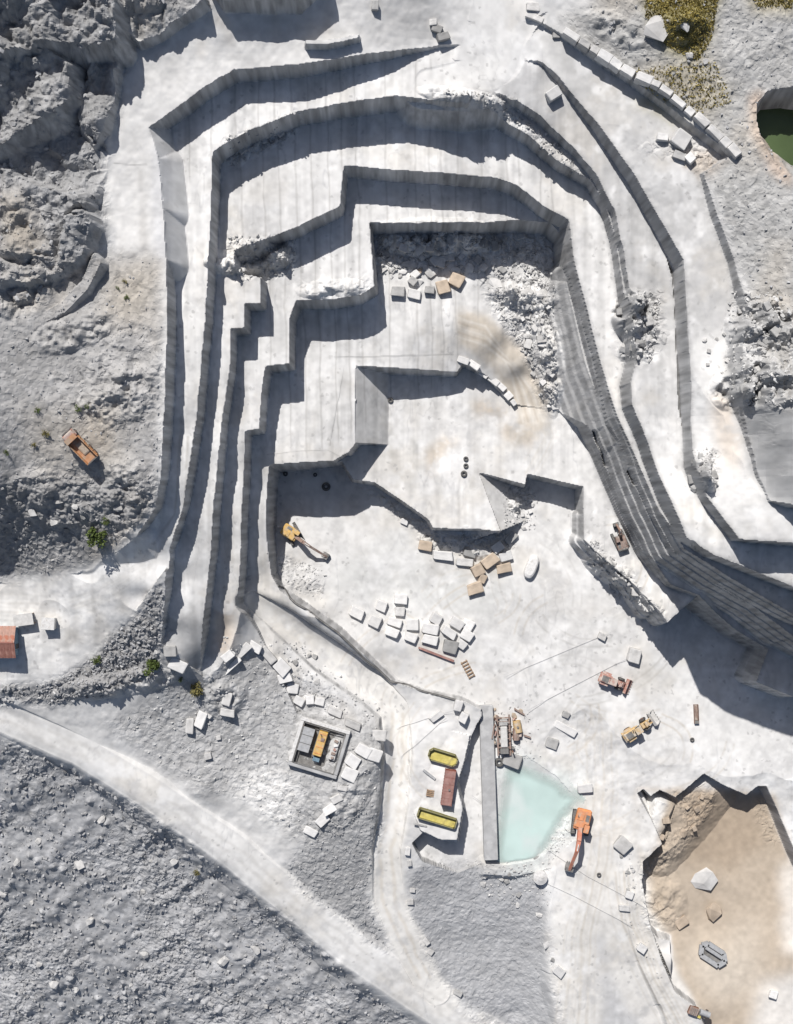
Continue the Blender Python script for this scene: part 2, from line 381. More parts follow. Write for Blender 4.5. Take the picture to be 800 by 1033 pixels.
# yard with the row of containers, low ground east and south of it
cut([(476, 742, -.8), (489, 713, -.6, 95), (491, 868, -1.2, 95), (462, 880, -1.4, 95), (425, 868, -1.4, 95), (416, 850, -1.2, 95), (426, 840, -1.2), (444, 848, -1.2), (462, 850, -1.2), (468, 815, -1), (462, 792, -1), (470, 766, -.8)], 6, warp=.3, region='quarry_floor')
fill([(414, 742, 1.8), (450, 736, 1.6), (474, 742, 1.8), (469, 766, 2.2), (461, 792, 2.4), (467, 815, 2.5), (461, 848, 2.5), (444, 847, 2.5), (424, 838, 2.2), (410, 800, 1.3)], 7, .3, 'quarry_floor', .04)
# slurry basin
cut([(500, 766, -1.0), (530, 762, -1.0), (562, 782, -1), (582, 806, -1), (570, 836, -1), (542, 869, -1), (512, 873, -1), (500, 862, -1)], .16, warp=3.0, floor_noise=.16, region='quarry_floor')
fill([(488, 871, -.05), (512, 873, -.1), (540, 868, -.1), (552, 860, 0), (556, 876, 0), (520, 884, -.1), (488, 882, -.1)], .8, .3, None, .04)
# even out the floor north of the pit
_sm = blur(inside(np.array([world_at(a, b, 0) for a, b in ((600, 722), (700, 722), (760, 736), (800, 742), (900, 775), (900, 870), (600, 870))]), XX, YY).astype(np.float64), 6)
Z = Z * (1 - _sm) + np.minimum(Z, .1 + .04 * N2) * _sm
REG[(REG == 0) & inside(np.array([world_at(a, b, 0) for a, b in ((482, 690), (900, 690), (900, 1010), (556, 1010), (545, 880), (482, 876))]), XX, YY)] = R_NAMES.index('quarry_floor')
# sunken pit, bottom right
cut([(643, 800, -5), (649, 796, -5), (656, 803, -5), (666, 797, -5), (681, 804, -5), (710, 780.5, -5), (728, 791, -5), (753, 802, -5), (764, 793, -5), (773, 793, -5), (783, 815, -5), (803, 862, -5), (850, 960, -5), (900, 1060, -4), (900, 1150, -4), (740, 1150, -4), (718, 1050, -4), (702, 1016, -3.6), (681, 1000, -3.6), (668, 970, -4), (655, 930, -4.6), (648, 890, -5), (649, 869, -5), (668, 851, -5), (656, 824, -5, 1.6)],
    7, ctl=[(720, 920, -5), (760, 1000, -4.4), (700, 880, -4.6), (800, 980, -4)], region='sunken_pit', warp=.25)
fill([(662, 806, -1.2), (680, 812, -1.5), (664, 848, -1.2), (658, 826, -.6)], 1.3, .5, 'sunken_pit', .2)
fill([(684, 806, -2.0), (712, 790, -1.8), (722, 798, -2.4), (706, 822, -2.6), (682, 852, -2.6), (668, 862, -2.4)], .42, .7, 'sunken_pit', .12)
mound(668, 905, 26, 36, .8, 20, .4)
fill([(655, 936, -1.6), (664, 946, -1.8), (676, 948, -2.2), (677, 985, -2.4), (670, 968, -1.4), (661, 946, -1)], 6, .1, 'sunken_pit', .03)
# green pond
cut([(764, 104, 25), (774, 92, 25), (800, 88, 25), (850, 92, 25), (880, 125, 25), (865, 165, 25), (830, 184, 25), (802, 180, 25, 1.1), (782, 164, 25, 1.4), (768, 140, 25, 2.6), (763, 120, 25)], 3.5, warp=.5, region='pond_basin')
# curved low bank under the cliff
for seg in (((99, 262, 30), (84, 290, 29.6)), ((84, 290, 29.6), (62, 312, 29.4)), ((62, 312, 29.4), (24, 331, 29.2)), ((24, 331, 29.2), (6, 326, 29.2))):
    a, b = seg
    fill([(a[0] - 4, a[1] - 5, a[2]), (a[0] + 3, a[1] + 3, a[2]), (b[0] + 3, b[1] + 4, b[2]), (b[0] - 3, b[1] - 4, b[2])], 2.2, .3, None, .06)
# heaps, slumps and humps
mound(240, 268, 26, 9, 2.6, 12, .5)
mound(282, 262, 16, 9, 2.2, 25, .5)
mound(440, 245, 60, 16, 2.2, 0, .6)
mound(525, 300, 36, 12, 1.6, -12, .6)
mound(552, 360, 14, 60, 1.6, 8, .6)
mound(640, 315, 16, 22, 2.6, 10, 1.1)
mound(645, 350, 14, 12, 1.6, 10, 1.1)
mound(770, 330, 28, 26, 2.2, -30, 1.2)
mound(765, 388, 34, 24, 2.2, 10, 1.2)
mound(710, 475, 9, 20, 2.0, 18, 1.0)
mound(335, 292, 34, 10, .7, 4, .8)
mound(225, 705, 26, 20, .8, 30, .8)
mound(522, 506, 9, 13, .7, -40, 1.0)
mound(480, 555, 34, 10, .6, -20, .8)
mound(610, 575, 30, 10, 1.6, -40, 1.0)
mound(690, 27, 22, 16, 1.6, 0, .6)
mound(470, 100, 46, 9, 1.0, -12, .8)
mound(350, 800, 24, 46, .8, -30, .5)
mound(120, 400, 40, 26, 1.0, 30, .9)
mound(60, 505, 60, 28, .9, -10, .7)
mound(130, 500, 26, 40, 1.1, 10, .8)
mound(75, 335, 40, 16, 1.0, 20, .8)
mound(620, 30, 30, 12, .8, -30, .8)
mound(120, 690, 60, 14, 1.2, 8, .8)

# ------------------------------------------------------------------ where the pixels of the photograph fall on the ground
def photo_coords():
    k = FPX / (CAMH - Z)
    return CX + XX * k, CY - YY * k
PXX, PYY = photo_coords()
WPX, WPY = fbm(5, 71, 4), fbm(5, 91, 4)
def mask(pts, soft=3, warp=3.0):
    P = np.array([(a, b) for a, b in pts], float)
    m = inside(P, PXX + warp * WPX, PYY + warp * WPY).astype(np.float32)
    return blur(m, soft) if soft else m
def line_mask(pts, width, soft=1, warp=1.0):
    best = np.full(Z.shape, 999.0, np.float32)
    pad = width + 8
    for a, b in zip(pts[:-1], pts[1:]):
        x0, x1 = min(a[0], b[0]) - pad, max(a[0], b[0]) + pad
        y0, y1 = min(a[1], b[1]) - pad, max(a[1], b[1]) + pad
        xs = [(v - CX) * k for v in (x0, x1) for k in ((CAMH - 42) / FPX, (CAMH + 26) / FPX)]
        ys = [(CY - v) * k for v in (y0, y1) for k in ((CAMH - 42) / FPX, (CAMH + 26) / FPX)]
        q = box_of(np.array([(min(xs), min(ys)), (max(xs), max(ys))]), .1)
        d, _ = seg_dist(a, b, PXX[q] + warp * WPX[q], PYY[q] + warp * WPY[q])
        best[q] = np.minimum(best[q], d)
    return np.clip((width - best) / max(soft, .01) + .5, 0, 1)

def groove(pts, width, depth):
    global Z
    Z = Z - depth * line_mask(pts, width, width, 1.2)
# ---- broken rock: heights of tilted facets, in several sizes
def facets(size, seed, tilt=.55):
    b1, gap, r = cells(size, seed, XX + .3 * size * WARP_X, YY + .3 * size * WARP_Y)
    h = (r[..., 2] - .4) * .8 + tilt * ((r[..., 3] - .5) * r[..., 0] + (r[..., 4] - .5) * r[..., 1]) * 2
    return (h * np.clip(gap * 4.0, 0, 1)) * size / 1.35
F_BIG, F_MID, F_SML = facets(4.2, 41), facets(1.7, 42), facets(.8, 43)
FLAT = np.zeros(Z.shape, np.float32)
ROUGH = {}
def rough(pts, big=0., mid=.3, small=.5, soft=6, warp=5.0, pts_is_mask=False):
    global Z
    m = pts if pts_is_mask else mask(pts, soft, warp)
    Z = Z + m * (big * F_BIG + mid * F_MID + small * F_SML)
    return m
M_DUMP = mask([(-300, 738), (-40, 728), (0, 742), (75, 776), (150, 820), (215, 868), (285, 925), (345, 975), (400, 1020), (440, 1045), (500, 1100), (400, 1400), (-400, 1400)], 5, 3)
M_LEFTHILL = mask([(-300, 330), (100, 255), (118, 250), (165, 262), (168, 330), (163, 480), (155, 512), (132, 542), (105, 562), (78, 575), (0, 585), (-300, 592)], 6, 3)
M_LEFTSLOPE = mask([(-200, 700), (0, 694), (60, 686), (100, 658), (140, 616), (163, 585), (168, 640), (160, 680), (130, 695), (70, 712), (0, 712), (-200, 708)], 4, 3)
M_CLIFF = np.maximum(blur((REG == R_NAMES.index('rock_cliff')).astype(np.float32), 4), mask([(-300, -300), (120, -300), (122, 60), (112, 130), (105, 250), (85, 268), (20, 318), (-300, 330)], 5, 4))
M_GRAVEL_S = mask([(415, 880), (440, 866), (500, 870), (548, 880), (552, 940), (570, 1033), (600, 1120), (520, 1090), (470, 1030), (432, 970), (412, 920)], 5, 3)
M_GRAVEL_W = mask([(285, 880), (325, 830), (380, 800), (384, 835), (372, 900), (390, 950), (405, 968), (350, 935), (300, 895)], 5, 3)
M_TOPRIGHT = mask([(560, 20), (600, 0), (620, -200), (1100, -200), (1100, 420), (800, 415), (760, 330), (742, 262), (712, 170), (745, 155), (690, 112), (600, 55)], 5, 3)
M_RUB_W = mask([(150, 660), (205, 690), (240, 650), (300, 680), (385, 735), (382, 800), (330, 840), (300, 850), (240, 800), (200, 800), (110, 735), (160, 700)], 8, 5)
_dm = np.clip(fbm(13, 501, 4) * .9 + .55, .12, 1.5)
rough(M_DUMP * _dm, .10, .16, .46, pts_is_mask=True)
_u, _v = (XX * .77 + YY * .64), (-XX * .64 + YY * .77)      # gullies run down the dump
_gl = sum(a * np.sin(_v * f + 2.2 * N1 + 1.3 * N2 + p) for a, f, p in ((.30, .55, 0), (.20, .93, 2), (.12, 1.7, 4)))
_c3 = cells(2.4, 46, XX + .8 * N2, YY + .8 * N2)
Z += M_DUMP * (.8 * fbm(22, 511, 4) + .30 * fbm(6, 513, 3) + .5 * _gl + .10 * fbm(1.6, 517, 2) + np.where(_c3[2][..., 2] > .86, .55 * np.clip(.42 - _c3[0], 0, 1) * 2.4, 0))
rough(M_LEFTHILL, .05, .05, .20, pts_is_mask=True)
rough(M_LEFTSLOPE, .10, .42, .5, pts_is_mask=True)
rough(M_CLIFF, .34, .26, .26, pts_is_mask=True)
Z += M_CLIFF * .34 * facets(9.0, 45, .9)
rough(M_GRAVEL_S, .0, .08, .22, pts_is_mask=True)
rough(M_GRAVEL_W, .0, .16, .30, pts_is_mask=True)
rough(M_TOPRIGHT, .03, .12, .28, pts_is_mask=True)
rough(M_RUB_W, .0, .14, .25, pts_is_mask=True)
rough([(0, 480), (60, 478), (110, 470), (155, 480), (150, 515), (125, 542), (90, 560), (0, 578), (-80, 575)], .05, .2, .42, 6, 5)
rough([(95, 330), (155, 325), (162, 380), (150, 430), (90, 430), (60, 400)], .16, .14, .2, 8, 6)
rough([(625, 296), (668, 292), (668, 345), (655, 368), (628, 365)], .2, .6, .4, 4, 3)
rough([(745, 300), (790, 295), (800, 400), (770, 420), (735, 410), (738, 380)], .2, .55, .4, 4, 3)
rough([(695, 455), (725, 452), (722, 490), (705, 500)], .1, .5, .4, 3, 2)
rough([(585, 548), (600, 545), (640, 585), (672, 622), (662, 632), (630, 606), (596, 575)], .25, .5, .4, 3, 2)
rough([(376, 230), (560, 232), (560, 262), (470, 262), (376, 268)], .0, .45, .5, 4, 3)
rough([(478, 275), (560, 280), (562, 420), (545, 412), (530, 360), (500, 318)], .0, .35, .5, 4, 3)
rough([(440, 90), (520, 100), (560, 150), (600, 195), (590, 185), (540, 140), (500, 118), (440, 102)], .0, .25, .3, 3, 2)
rough([(640, 150), (700, 130), (740, 150), (715, 180), (690, 160)], .0, .3, .4, 4, 3)
rough([(225, 140), (300, 112), (305, 130), (232, 170)], .0, .5, .4, 3, 2)
rough([(225, 240), (295, 240), (300, 275), (235, 285)], .25, .5, .3, 3, 2)
rough([(300, 285), (375, 280), (372, 300), (300, 303)], .08, .2, .2, 3, 2)
rough([(512, 488), (535, 488), (540, 505), (514, 522)], .0, .4, .5, 2, 1)
rough([(420, 538), (515, 536), (520, 556), (430, 552)], .0, .5, .5, 3, 2)
rough([(360, 485), (430, 520), (440, 545), (400, 520)], .0, .35, .4, 3, 2)
rough([(270, 560), (285, 555), (330, 590), (322, 602), (285, 590)], .0, .2, .4, 3, 2)
_gz, _gx = np.gradient(Z, GY, GX)
_st = blur((np.sqrt(_gz ** 2 + _gx ** 2) > 1.2).astype(np.float32), 2)
rough(_st * mask([(545, 60), (610, 95), (800, 240), (900, 240), (900, 740), (690, 660), (585, 540), (590, 430), (545, 300), (560, 215), (530, 130)], 2, 0), .04, .14, .16, pts_is_mask=True)
for g_ in ([(600, 436), (606, 452), (612, 470)], [(700, 548), (708, 556), (716, 560)], [(634, 476), (640, 488)]):
    groove(g_, 1.6, 1.5)
rough([(675, 800), (722, 795), (720, 815), (680, 870), (655, 885), (652, 900), (695, 930), (650, 940), (645, 870), (690, 830)], .05, .30, .34, 3, 2)
rough([(757, 808), (775, 806), (790, 850), (772, 848)], .0, .22, .3, 3, 2)
rough([(560, 790), (580, 805), (572, 850), (545, 872), (540, 862), (560, 830)], .0, .1, .3, 4, 3)
PXX, PYY = photo_coords()

# ------------------------------------------------------------------ colour of the ground itself
def lin(r, g, b):
    f = lambda c: ((c / 255 + .055) / 1.055) ** 2.4 if c > 10 else c / 3294.6
    return np.array([f(r), f(g), f(b)])
C_ATTR = np.empty(Z.shape + (3,), np.float32)
C_ATTR[:] = (.585, .578, .565)
def paint(m, col, a=1.0):
    global C_ATTR
    m = (m * a)[..., None].astype(np.float32)
    C_ATTR = C_ATTR * (1 - m) + np.array(col, np.float32) * m
GREY, PALE, ROADC, TAN, CLIFFC = (.25, .248, .247), (.37, .368, .364), (.64, .63, .61), (.50, .395, .285), (.28, .28, .281)
paint(M_CLIFF, CLIFFC)
paint(M_LEFTHILL, (.325, .319, .312))
paint(mask([(-100, 478), (155, 480), (150, 515), (125, 542), (90, 560), (0, 578), (-80, 575)], 8, 5), GREY, .8)
paint(M_LEFTSLOPE, (.275, .273, .272))
paint(M_DUMP, (.345, .347, .353))
paint(M_TOPRIGHT, (.35, .346, .336))
paint(M_GRAVEL_S, (.37, .372, .377))
paint(M_GRAVEL_W, (.325, .325, .325))
paint(M_RUB_W, (.38, .377, .373), .8)
for P_, a in (([(175, 560), (210, 640), (300, 690), (390, 730), (385, 830), (300, 860), (200, 800), (110, 730), (150, 690)], .85),):
    paint(mask(P_, 10, 6), PALE, a)
# right-hand benches are greyer dusty stone
paint(mask([(520, 40), (565, 75), (600, 122), (660, 216), (692, 330), (690, 420), (650, 420), (640, 330), (612, 204), (560, 150), (500, 100)], 4, 2), (.41, .407, .402), .85)
paint(mask([(530, 30), (566, 36), (680, 118), (712, 175), (752, 320), (745, 400), (700, 400), (690, 262), (640, 176), (562, 76)], 4, 2), (.42, .416, .408), .85)
paint(mask([(700, 330), (745, 330), (742, 400), (720, 430), (700, 430)], 6, 5), (.60, .595, .58), .8)
paint(mask([(745, 400), (800, 405), (900, 420), (900, 515), (776, 508), (752, 470)], 4, 2), (.33, .33, .33), .9)
paint(mask([(720, 400), (735, 398), (748, 440), (745, 480), (730, 470), (718, 440)], 4, 4), (.52, .45, .38), .7)
paint(mask([(700, 560), (690, 540), (800, 590), (900, 620), (900, 720), (800, 700), (705, 600), (670, 570)], 4, 3), (.46, .455, .45), .8)
# top-left white shelf and its stains
paint(mask([(375, -40), (450, -40), (440, 30), (430, 45), (365, 42), (370, 10)], 6, 5), (.45, .445, .435), .8)
paint(mask([(130, 0), (160, 0), (150, 30), (135, 35)], 5, 4), (.44, .41, .37), .7)
# tan pit floor, tan spills
paint(mask([(640, 795), (780, 800), (800, 860), (905, 1060), (905, 1150), (740, 1150), (705, 1020), (668, 960), (645, 880)], 3, 2), (.40, .338, .27), 1)
paint(mask([(690, 800), (760, 805), (775, 850), (740, 880), (690, 870)], 8, 6), (.33, .262, .195), .7)
paint(mask([(640, 795), (672, 800), (664, 850), (650, 868), (640, 850)], 3, 2), (.62, .61, .59), 1)
paint(mask([(655, 936), (677, 944), (678, 990), (668, 970)], 1, .5), (.64, .63, .62), 1)
paint(mask([(785, 870), (900, 860), (900, 1000), (790, 960)], 6, 6), (.64, .61, .57), .8)
paint(mask([(765, 985), (850, 980), (850, 1060), (750, 1040)], 8, 6), (.62, .60, .57), .9)
paint(mask([(690, 960), (770, 930), (760, 1000), (700, 1010)], 14, 8), (.58, .53, .46), .5)
paint(mask([(463, 312), (490, 320), (525, 350), (548, 395), (555, 430), (530, 440), (515, 400), (490, 362), (463, 345)], 4, 2), (.50, .445, .375), .9)
for off in (-9, -3, 4, 10):
    paint(line_mask([(463, 330 + off), (490, 338 + off), (512 + off * .5, 362 + off * .7), (528 + off, 390), (540 + off, 425)], 1.2, 1.5, 1), (.60, .57, .52), .6)
paint(mask([(215, 610), (232, 605), (240, 640), (232, 660), (214, 660)], 4, 3), (.52, .44, .36), .8)
for P_ in ([(425, 452), (450, 438), (462, 442), (448, 458), (438, 480), (428, 470)], [(500, 430), (530, 425), (545, 440), (535, 455), (505, 448)], [(470, 405), (520, 415), (540, 430), (480, 425)]):
    paint(mask(P_, 4, 4), (.47, .41, .34), .8)
for P_ in ([(175, 140), (176, 200), (178, 262), (155, 262), (152, 150)],):
    paint(mask(P_, 3, 1), (.52, .52, .525), .8)
paint(mask([(138, 165), (144, 170), (150, 240), (146, 262), (138, 250), (143, 200)], 2, 2), (.42, .41, .395), .8)
for P_ in ([(225, 20), (232, 18), (236, 45), (228, 46)], [(200, 38), (205, 36), (206, 60), (200, 60)], [(217, 12), (226, 12), (226, 30), (216, 30)], [(275, 5), (280, 5), (284, 40), (272, 40)], [(330, 0), (336, 0), (334, 38), (328, 38)]):
    paint(mask(P_, 3, 2), (.47, .44, .40), .6)
for P_ in ([(386, 410), (392, 408), (398, 450), (408, 480), (404, 500), (398, 490)], [(414, 440), (422, 440), (424, 470), (416, 505), (410, 480)], [(440, 480), (446, 478), (444, 505), (438, 500)],
           [(410, 345), (416, 330), (420, 350), (416, 366)], [(315, 410), (322, 412), (316, 450), (311, 450)], [(262, 510), (268, 540), (274, 600), (266, 605), (258, 560)], [(228, 535), (234, 535), (234, 570), (228, 570)]):
    paint(mask(P_, 3, 2), (.42, .41, .39), .8)
# damp slurry on the working floor
paint(mask([(400, 540), (345, 560), (336, 600), (420, 620), (470, 620), (520, 600), (500, 560)], 12, 8), (.56, .56, .545), .8)
paint(mask([(440, 560), (480, 590), (505, 610), (480, 630), (420, 600)], 8, 5), (.50, .50, .485), .5)
paint(mask([(372, 655), (412, 650), (424, 685), (390, 680)], 3, 2), (.44, .44, .44), .8)
paint(mask([(320, 738), (345, 735), (340, 745), (325, 750)], 3, 2), (.5, .5, .5), .4)
paint(mask([(340, 690), (362, 690), (370, 708), (345, 705)], 5, 3), (.45, .45, .45), .6)
paint(mask([(270, 556), (284, 552), (328, 588), (318, 604), (283, 592)], 4, 3), (.48, .475, .465), .7)
for ln, w in (([(337, 360), (400, 359), (457, 358)], 1.0), ([(346, 372), (340, 410), (333, 449)], .7), ([(115, 165), (148, 166)], .7), ([(270, 458), (330, 454), (345, 462)], .7)):
    paint(line_mask(ln, w * .7, .9, .9), (.2, .2, .2), .6)
for c_, r_ in (((560, 620), 60), ((590, 650), 80), ((540, 640), 45), ((600, 600), 38), ((470, 640), 70), ((650, 700), 60)):
    for k in range(2):
        ln = [(c_[0] + (r_ + 6 * k) * math.cos(t), c_[1] + (r_ + 6 * k) * .7 * math.sin(t)) for t in np.linspace(c_[0] * .01, c_[0] * .01 + 2.2, 12)]
        paint(line_mask(ln, 1.2, 1.5, 2), (.52, .515, .50), .45)
paint(mask([(500, 758), (545, 765), (588, 800), (580, 835), (550, 875), (505, 878)], 9, 5), (.52, .565, .545), .7)
paint(mask([(540, 770), (585, 775), (596, 812), (575, 850)], 10, 6), (.57, .60, .58), .8)
# roads
RL1 = line_mask([(-60, 692), (0, 722), (80, 757), (150, 800), (230, 855), (290, 905), (350, 955), (420, 1002), (480, 1040), (560, 1090)], 18, 8, 4)
RL2 = line_mask([(255, 600), (285, 622), (330, 656), (372, 686), (398, 712), (402, 760), (398, 810), (390, 855), (392, 905), (408, 945), (428, 985), (445, 1010)], 16, 6, 3)
RL3 = mask([(556, 862), (650, 868), (652, 900), (690, 1010), (730, 1120), (560, 1120), (556, 960)], 5, 4)
RL4 = mask([(470, -60), (530, -60), (545, 40), (562, 70), (520, 62), (500, 80), (440, 96), (300, 108), (218, 150), (222, 250), (215, 400), (192, 520), (150, 590), (-60, 690), (-60, 595), (90, 580), (165, 510), (172, 300), (178, 150), (240, 95), (440, 68), (470, 45)], 4, 3)
paint(RL1, ROADC, .95)
paint(RL2, (.645, .628, .595), .95)
paint(RL3, (.635, .617, .585), .9)
paint(RL4, (.64, .632, .615), .9)
paint(mask([(240, 778), (300, 782), (300, 850), (255, 868), (225, 830)], 10, 5), ROADC, .8)
paint(mask([(596, 940), (612, 950), (622, 1000), (660, 1060), (600, 1060), (610, 1000)], 5, 4), (.44, .44, .445), .8)
for off in (-6, 5):
    paint(line_mask([(-60, 692 + off), (0, 722 + off), (80, 757 + off), (150, 800 + off), (230, 855 + off), (290, 905 + off), (350, 955 + off), (420, 1002 + off), (480, 1040 + off)], 1.6, 2, 3), (.50, .487, .465), .45)
    paint(line_mask([(402 + off, 720), (402 + off, 760), (398 + off, 810), (390 + off, 855), (392 + off, 905), (408 + off, 945), (428 + off, 985)], 1.6, 2, 2), (.54, .49, .42), .5)
# grass and earth, top right and on the left hill
paint(mask([(655, -20), (725, -20), (720, 40), (705, 62), (672, 45), (652, 15)], 5, 7), (.20, .17, .055), .85)
paint(mask([(640, 60), (720, 60), (740, 100), (700, 110), (660, 85)], 8, 9), (.40, .34, .22), .5)
paint(mask([(750, -20), (800, -20), (800, 12), (760, 10)], 6, 6), (.34, .28, .14), .7)
paint(mask([(652, 92), (670, 98), (690, 120), (690, 135), (672, 120), (640, 108)], 4, 3), (.33, .30, .19), .7)
paint(mask([(675, 155), (720, 150), (738, 160), (715, 182), (700, 175)], 4, 3), (.42, .36, .30), .7)
paint(mask([(755, 95), (770, 88), (772, 140), (800, 178), (800, 190), (775, 170), (757, 135)], 3, 2), (.46, .37, .30), .8)
for P_, c, a in (([(105, 270), (160, 265), (165, 300), (140, 330), (105, 320)], (.40, .355, .29), .6), ([(0, 200), (20, 200), (40, 260), (0, 262)], (.37, .31, .23), .6), ([(20, 420), (120, 400), (130, 470), (40, 480)], (.40, .365, .315), .5)):
    paint(mask(P_, 10, 9), c, a)
# tyre tracks, slurry runs, stains, veins and chips on the cut floors
on_floor = blur(np.isin(REG, [2, 3, 4, 5, 6, 7, 9]).astype(np.float32), 2)
rt = random.Random(17)
def track(pts, a=.3, col=(.49, .475, .45), gap=4.2):
    P_ = np.array(pts, float)
    d_ = np.gradient(P_, axis=0)
    n_ = np.stack([-d_[:, 1], d_[:, 0]], 1) / (np.linalg.norm(d_, axis=1)[:, None] + 1e-6)
    for s_ in (-1, 1):
        paint(line_mask([tuple(q) for q in P_ + n_ * gap * s_], .9, 1.4, .8), col, a)
def arc(c, r, a0, a1, e=.75, n=9):
    return [(c[0] + r * math.cos(t), c[1] + r * e * math.sin(t)) for t in np.linspace(a0, a1, n)]
for k in range(48):
    c = (rt.uniform(420, 660), rt.uniform(560, 760))
    a0 = rt.uniform(0, 6.28)
    track(arc(c, rt.uniform(30, 120), a0, a0 + rt.uniform(.5, 1.5)), rt.uniform(.3, .65), rt.choice([(.43, .42, .40), (.64, .635, .62), (.47, .43, .375)]))
for k in range(9):
    o_ = rt.uniform(-16, 16)
    track([(545 + o_, 400), (560 + o_ * .8, 440), (540 + o_, 480)] if k < 3 else [(610 + o_, 720), (612 + o_, 800), (606 + o_, 870), (590 + o_, 940), (585 + o_ * 1.5, 1040)], rt.uniform(.2, .45), (.51, .475, .42))
for k in range(7):
    o_ = rt.uniform(-14, 14)
    track([(625 + o_, 880), (632 + o_, 930), (655 + o_, 985), (690 + o_, 1050)], rt.uniform(.2, .4), (.50, .46, .40))
    track([(-20, 612 + o_), (50, 615 + o_), (100, 598 + o_ * .8), (145, 570 + o_ * .6), (180, 520), (186, 440)], rt.uniform(.15, .35), (.49, .475, .45))
vein = np.exp(-(fbm(6.5, 601, 4, .55, .8, 2.4) / .05) ** 2)
paint(vein * on_floor * np.clip(.5 + fbm(12, 611, 3), 0, 1), (.38, .38, .385), .45)
vein2 = np.exp(-(fbm(3.4, 621, 3, .55) / .045) ** 2)
paint(vein2 * on_floor * np.clip(fbm(9, 631, 3), 0, 1), (.36, .355, .35), .38)
paint(np.clip(fbm(11, 641, 5, .6) * 1.4 - .35, 0, 1) * on_floor, (.52, .485, .43), .36)
paint(np.clip(fbm(4.0, 651, 5, .65) * 1.6 - .7, 0, 1) * on_floor, (.46, .455, .45), .55)
paint(np.clip(fbm(5.0, 661, 4, .6) * 1.6 - .6, 0, 1) * on_floor, (.68, .675, .665), .6)
chip = (cells(.5, 671)[2][..., 2] > .972) * np.clip(fbm(8, 681, 3) + .5, 0, 1)
paint(chip * on_floor, (.30, .295, .29), .5)
# weathering: fine mottling, stretched saw and run-off marks, dust
mott = 1 + .045 * N1 + .07 * N2 + .09 * fbm(1.1, 301, 2)
strk = fbm(1.5, 311, 3, .6, 1.0, 16.0)
bench = np.isin(REG, [R_NAMES.index(n) for n in ('upper_bench', 'second_bench', 'third_bench', 'fourth_bench', 'fifth_bench')])
mott = mott * (1 + blur(bench.astype(np.float32), 2) * np.clip(strk, -1.2, .8) * .13)
dark = np.clip(fbm(9, 401, 5) - .55, 0, 1) * blur(np.isin(REG, [7, 6, 5, 4, 3, 2]).astype(np.float32), 3)
paint(dark, (.44, .42, .39), .55)
bench_m = blur(bench.astype(np.float32), 1)
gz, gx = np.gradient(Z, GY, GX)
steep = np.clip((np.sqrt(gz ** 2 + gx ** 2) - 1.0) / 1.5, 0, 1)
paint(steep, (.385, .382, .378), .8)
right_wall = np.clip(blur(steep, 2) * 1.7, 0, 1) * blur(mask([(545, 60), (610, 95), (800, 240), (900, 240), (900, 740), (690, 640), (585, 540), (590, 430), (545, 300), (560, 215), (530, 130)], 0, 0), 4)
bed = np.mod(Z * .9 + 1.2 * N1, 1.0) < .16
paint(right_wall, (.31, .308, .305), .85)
# saw joints across the northern benches
rsj = np.random.RandomState(5)
jx = np.cumsum(rsj.uniform(2.2, 6.0, 60)) - 110
near_j = np.min(np.abs((XX + .25 * N2)[..., None].astype(np.float32) - jx.astype(np.float32)), -1) if False else None
jd = np.full(Z.shape, 9.0, np.float32)
for q_ in jx:
    jd = np.minimum(jd, np.abs(XX + .3 * N2 + .02 * YY - q_))
jm = np.clip(1 - jd / .28, 0, 1) * mask([(215, 70), (440, 60), (560, 150), (580, 220), (575, 300), (470, 370), (300, 470), (235, 260), (160, 130)], 3, 2)
paint(jm * bench_m, (.36, .35, .335), .62)
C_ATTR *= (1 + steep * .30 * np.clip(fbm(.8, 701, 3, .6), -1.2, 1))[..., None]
ros = np.clip(fbm(14, 431, 4) - .2, 0, 1)
paint(ros * (M_LEFTHILL + M_TOPRIGHT + .2 * M_CLIFF).clip(0, 1), (.40, .345, .27), .5)
stone = 1 + .30 * (np.clip(M_DUMP + M_LEFTSLOPE + M_CLIFF + M_LEFTHILL + M_TOPRIGHT + M_RUB_W, 0, 1)) * (cells(1.0, 77)[2][..., 2] - .5)
ramp = mask([(463, 312), (490, 320), (522, 348), (545, 392), (553, 430), (532, 438), (518, 404), (492, 366), (463, 348)], 3, 1.5)
paint(ramp, (.52, .47, .40), .6)
for off in (-10, -5, 0, 5, 10):
    paint(line_mask([(463, 330 + off), (490, 339 + off), (510 + off * .5, 360 + off * .8), (526 + off * .9, 388 + off * .3), (538 + off, 425)], 1.1, 1.3, .8), (.40, .35, .29) if off % 10 else (.64, .61, .56), .45)
C_ATTR *= (mott * stone)[..., None]
for nm, m in (('rubble_slope', M_DUMP + M_LEFTSLOPE), ('plateau', M_TOPRIGHT)):
    REG[(m > .5) & (REG == 0)] = R_NAMES.index(nm)
# ------------------------------------------------------------------ terrain material and meshes
def ground_material():
    m = bpy.data.materials.new('ground_rock')
    m.use_nodes = True
    nt = m.node_tree
    b = nt.nodes['Principled BSDF']
    b.inputs['Roughness'].default_value = .92
    b.inputs['Specular IOR Level'].default_value = .15
    at = nt.nodes.new('ShaderNodeAttribute')
    at.attribute_name = 'albedo'
    nt.links.new(at.outputs['Color'], b.inputs['Base Color'])
    return m
GM = ground_material()

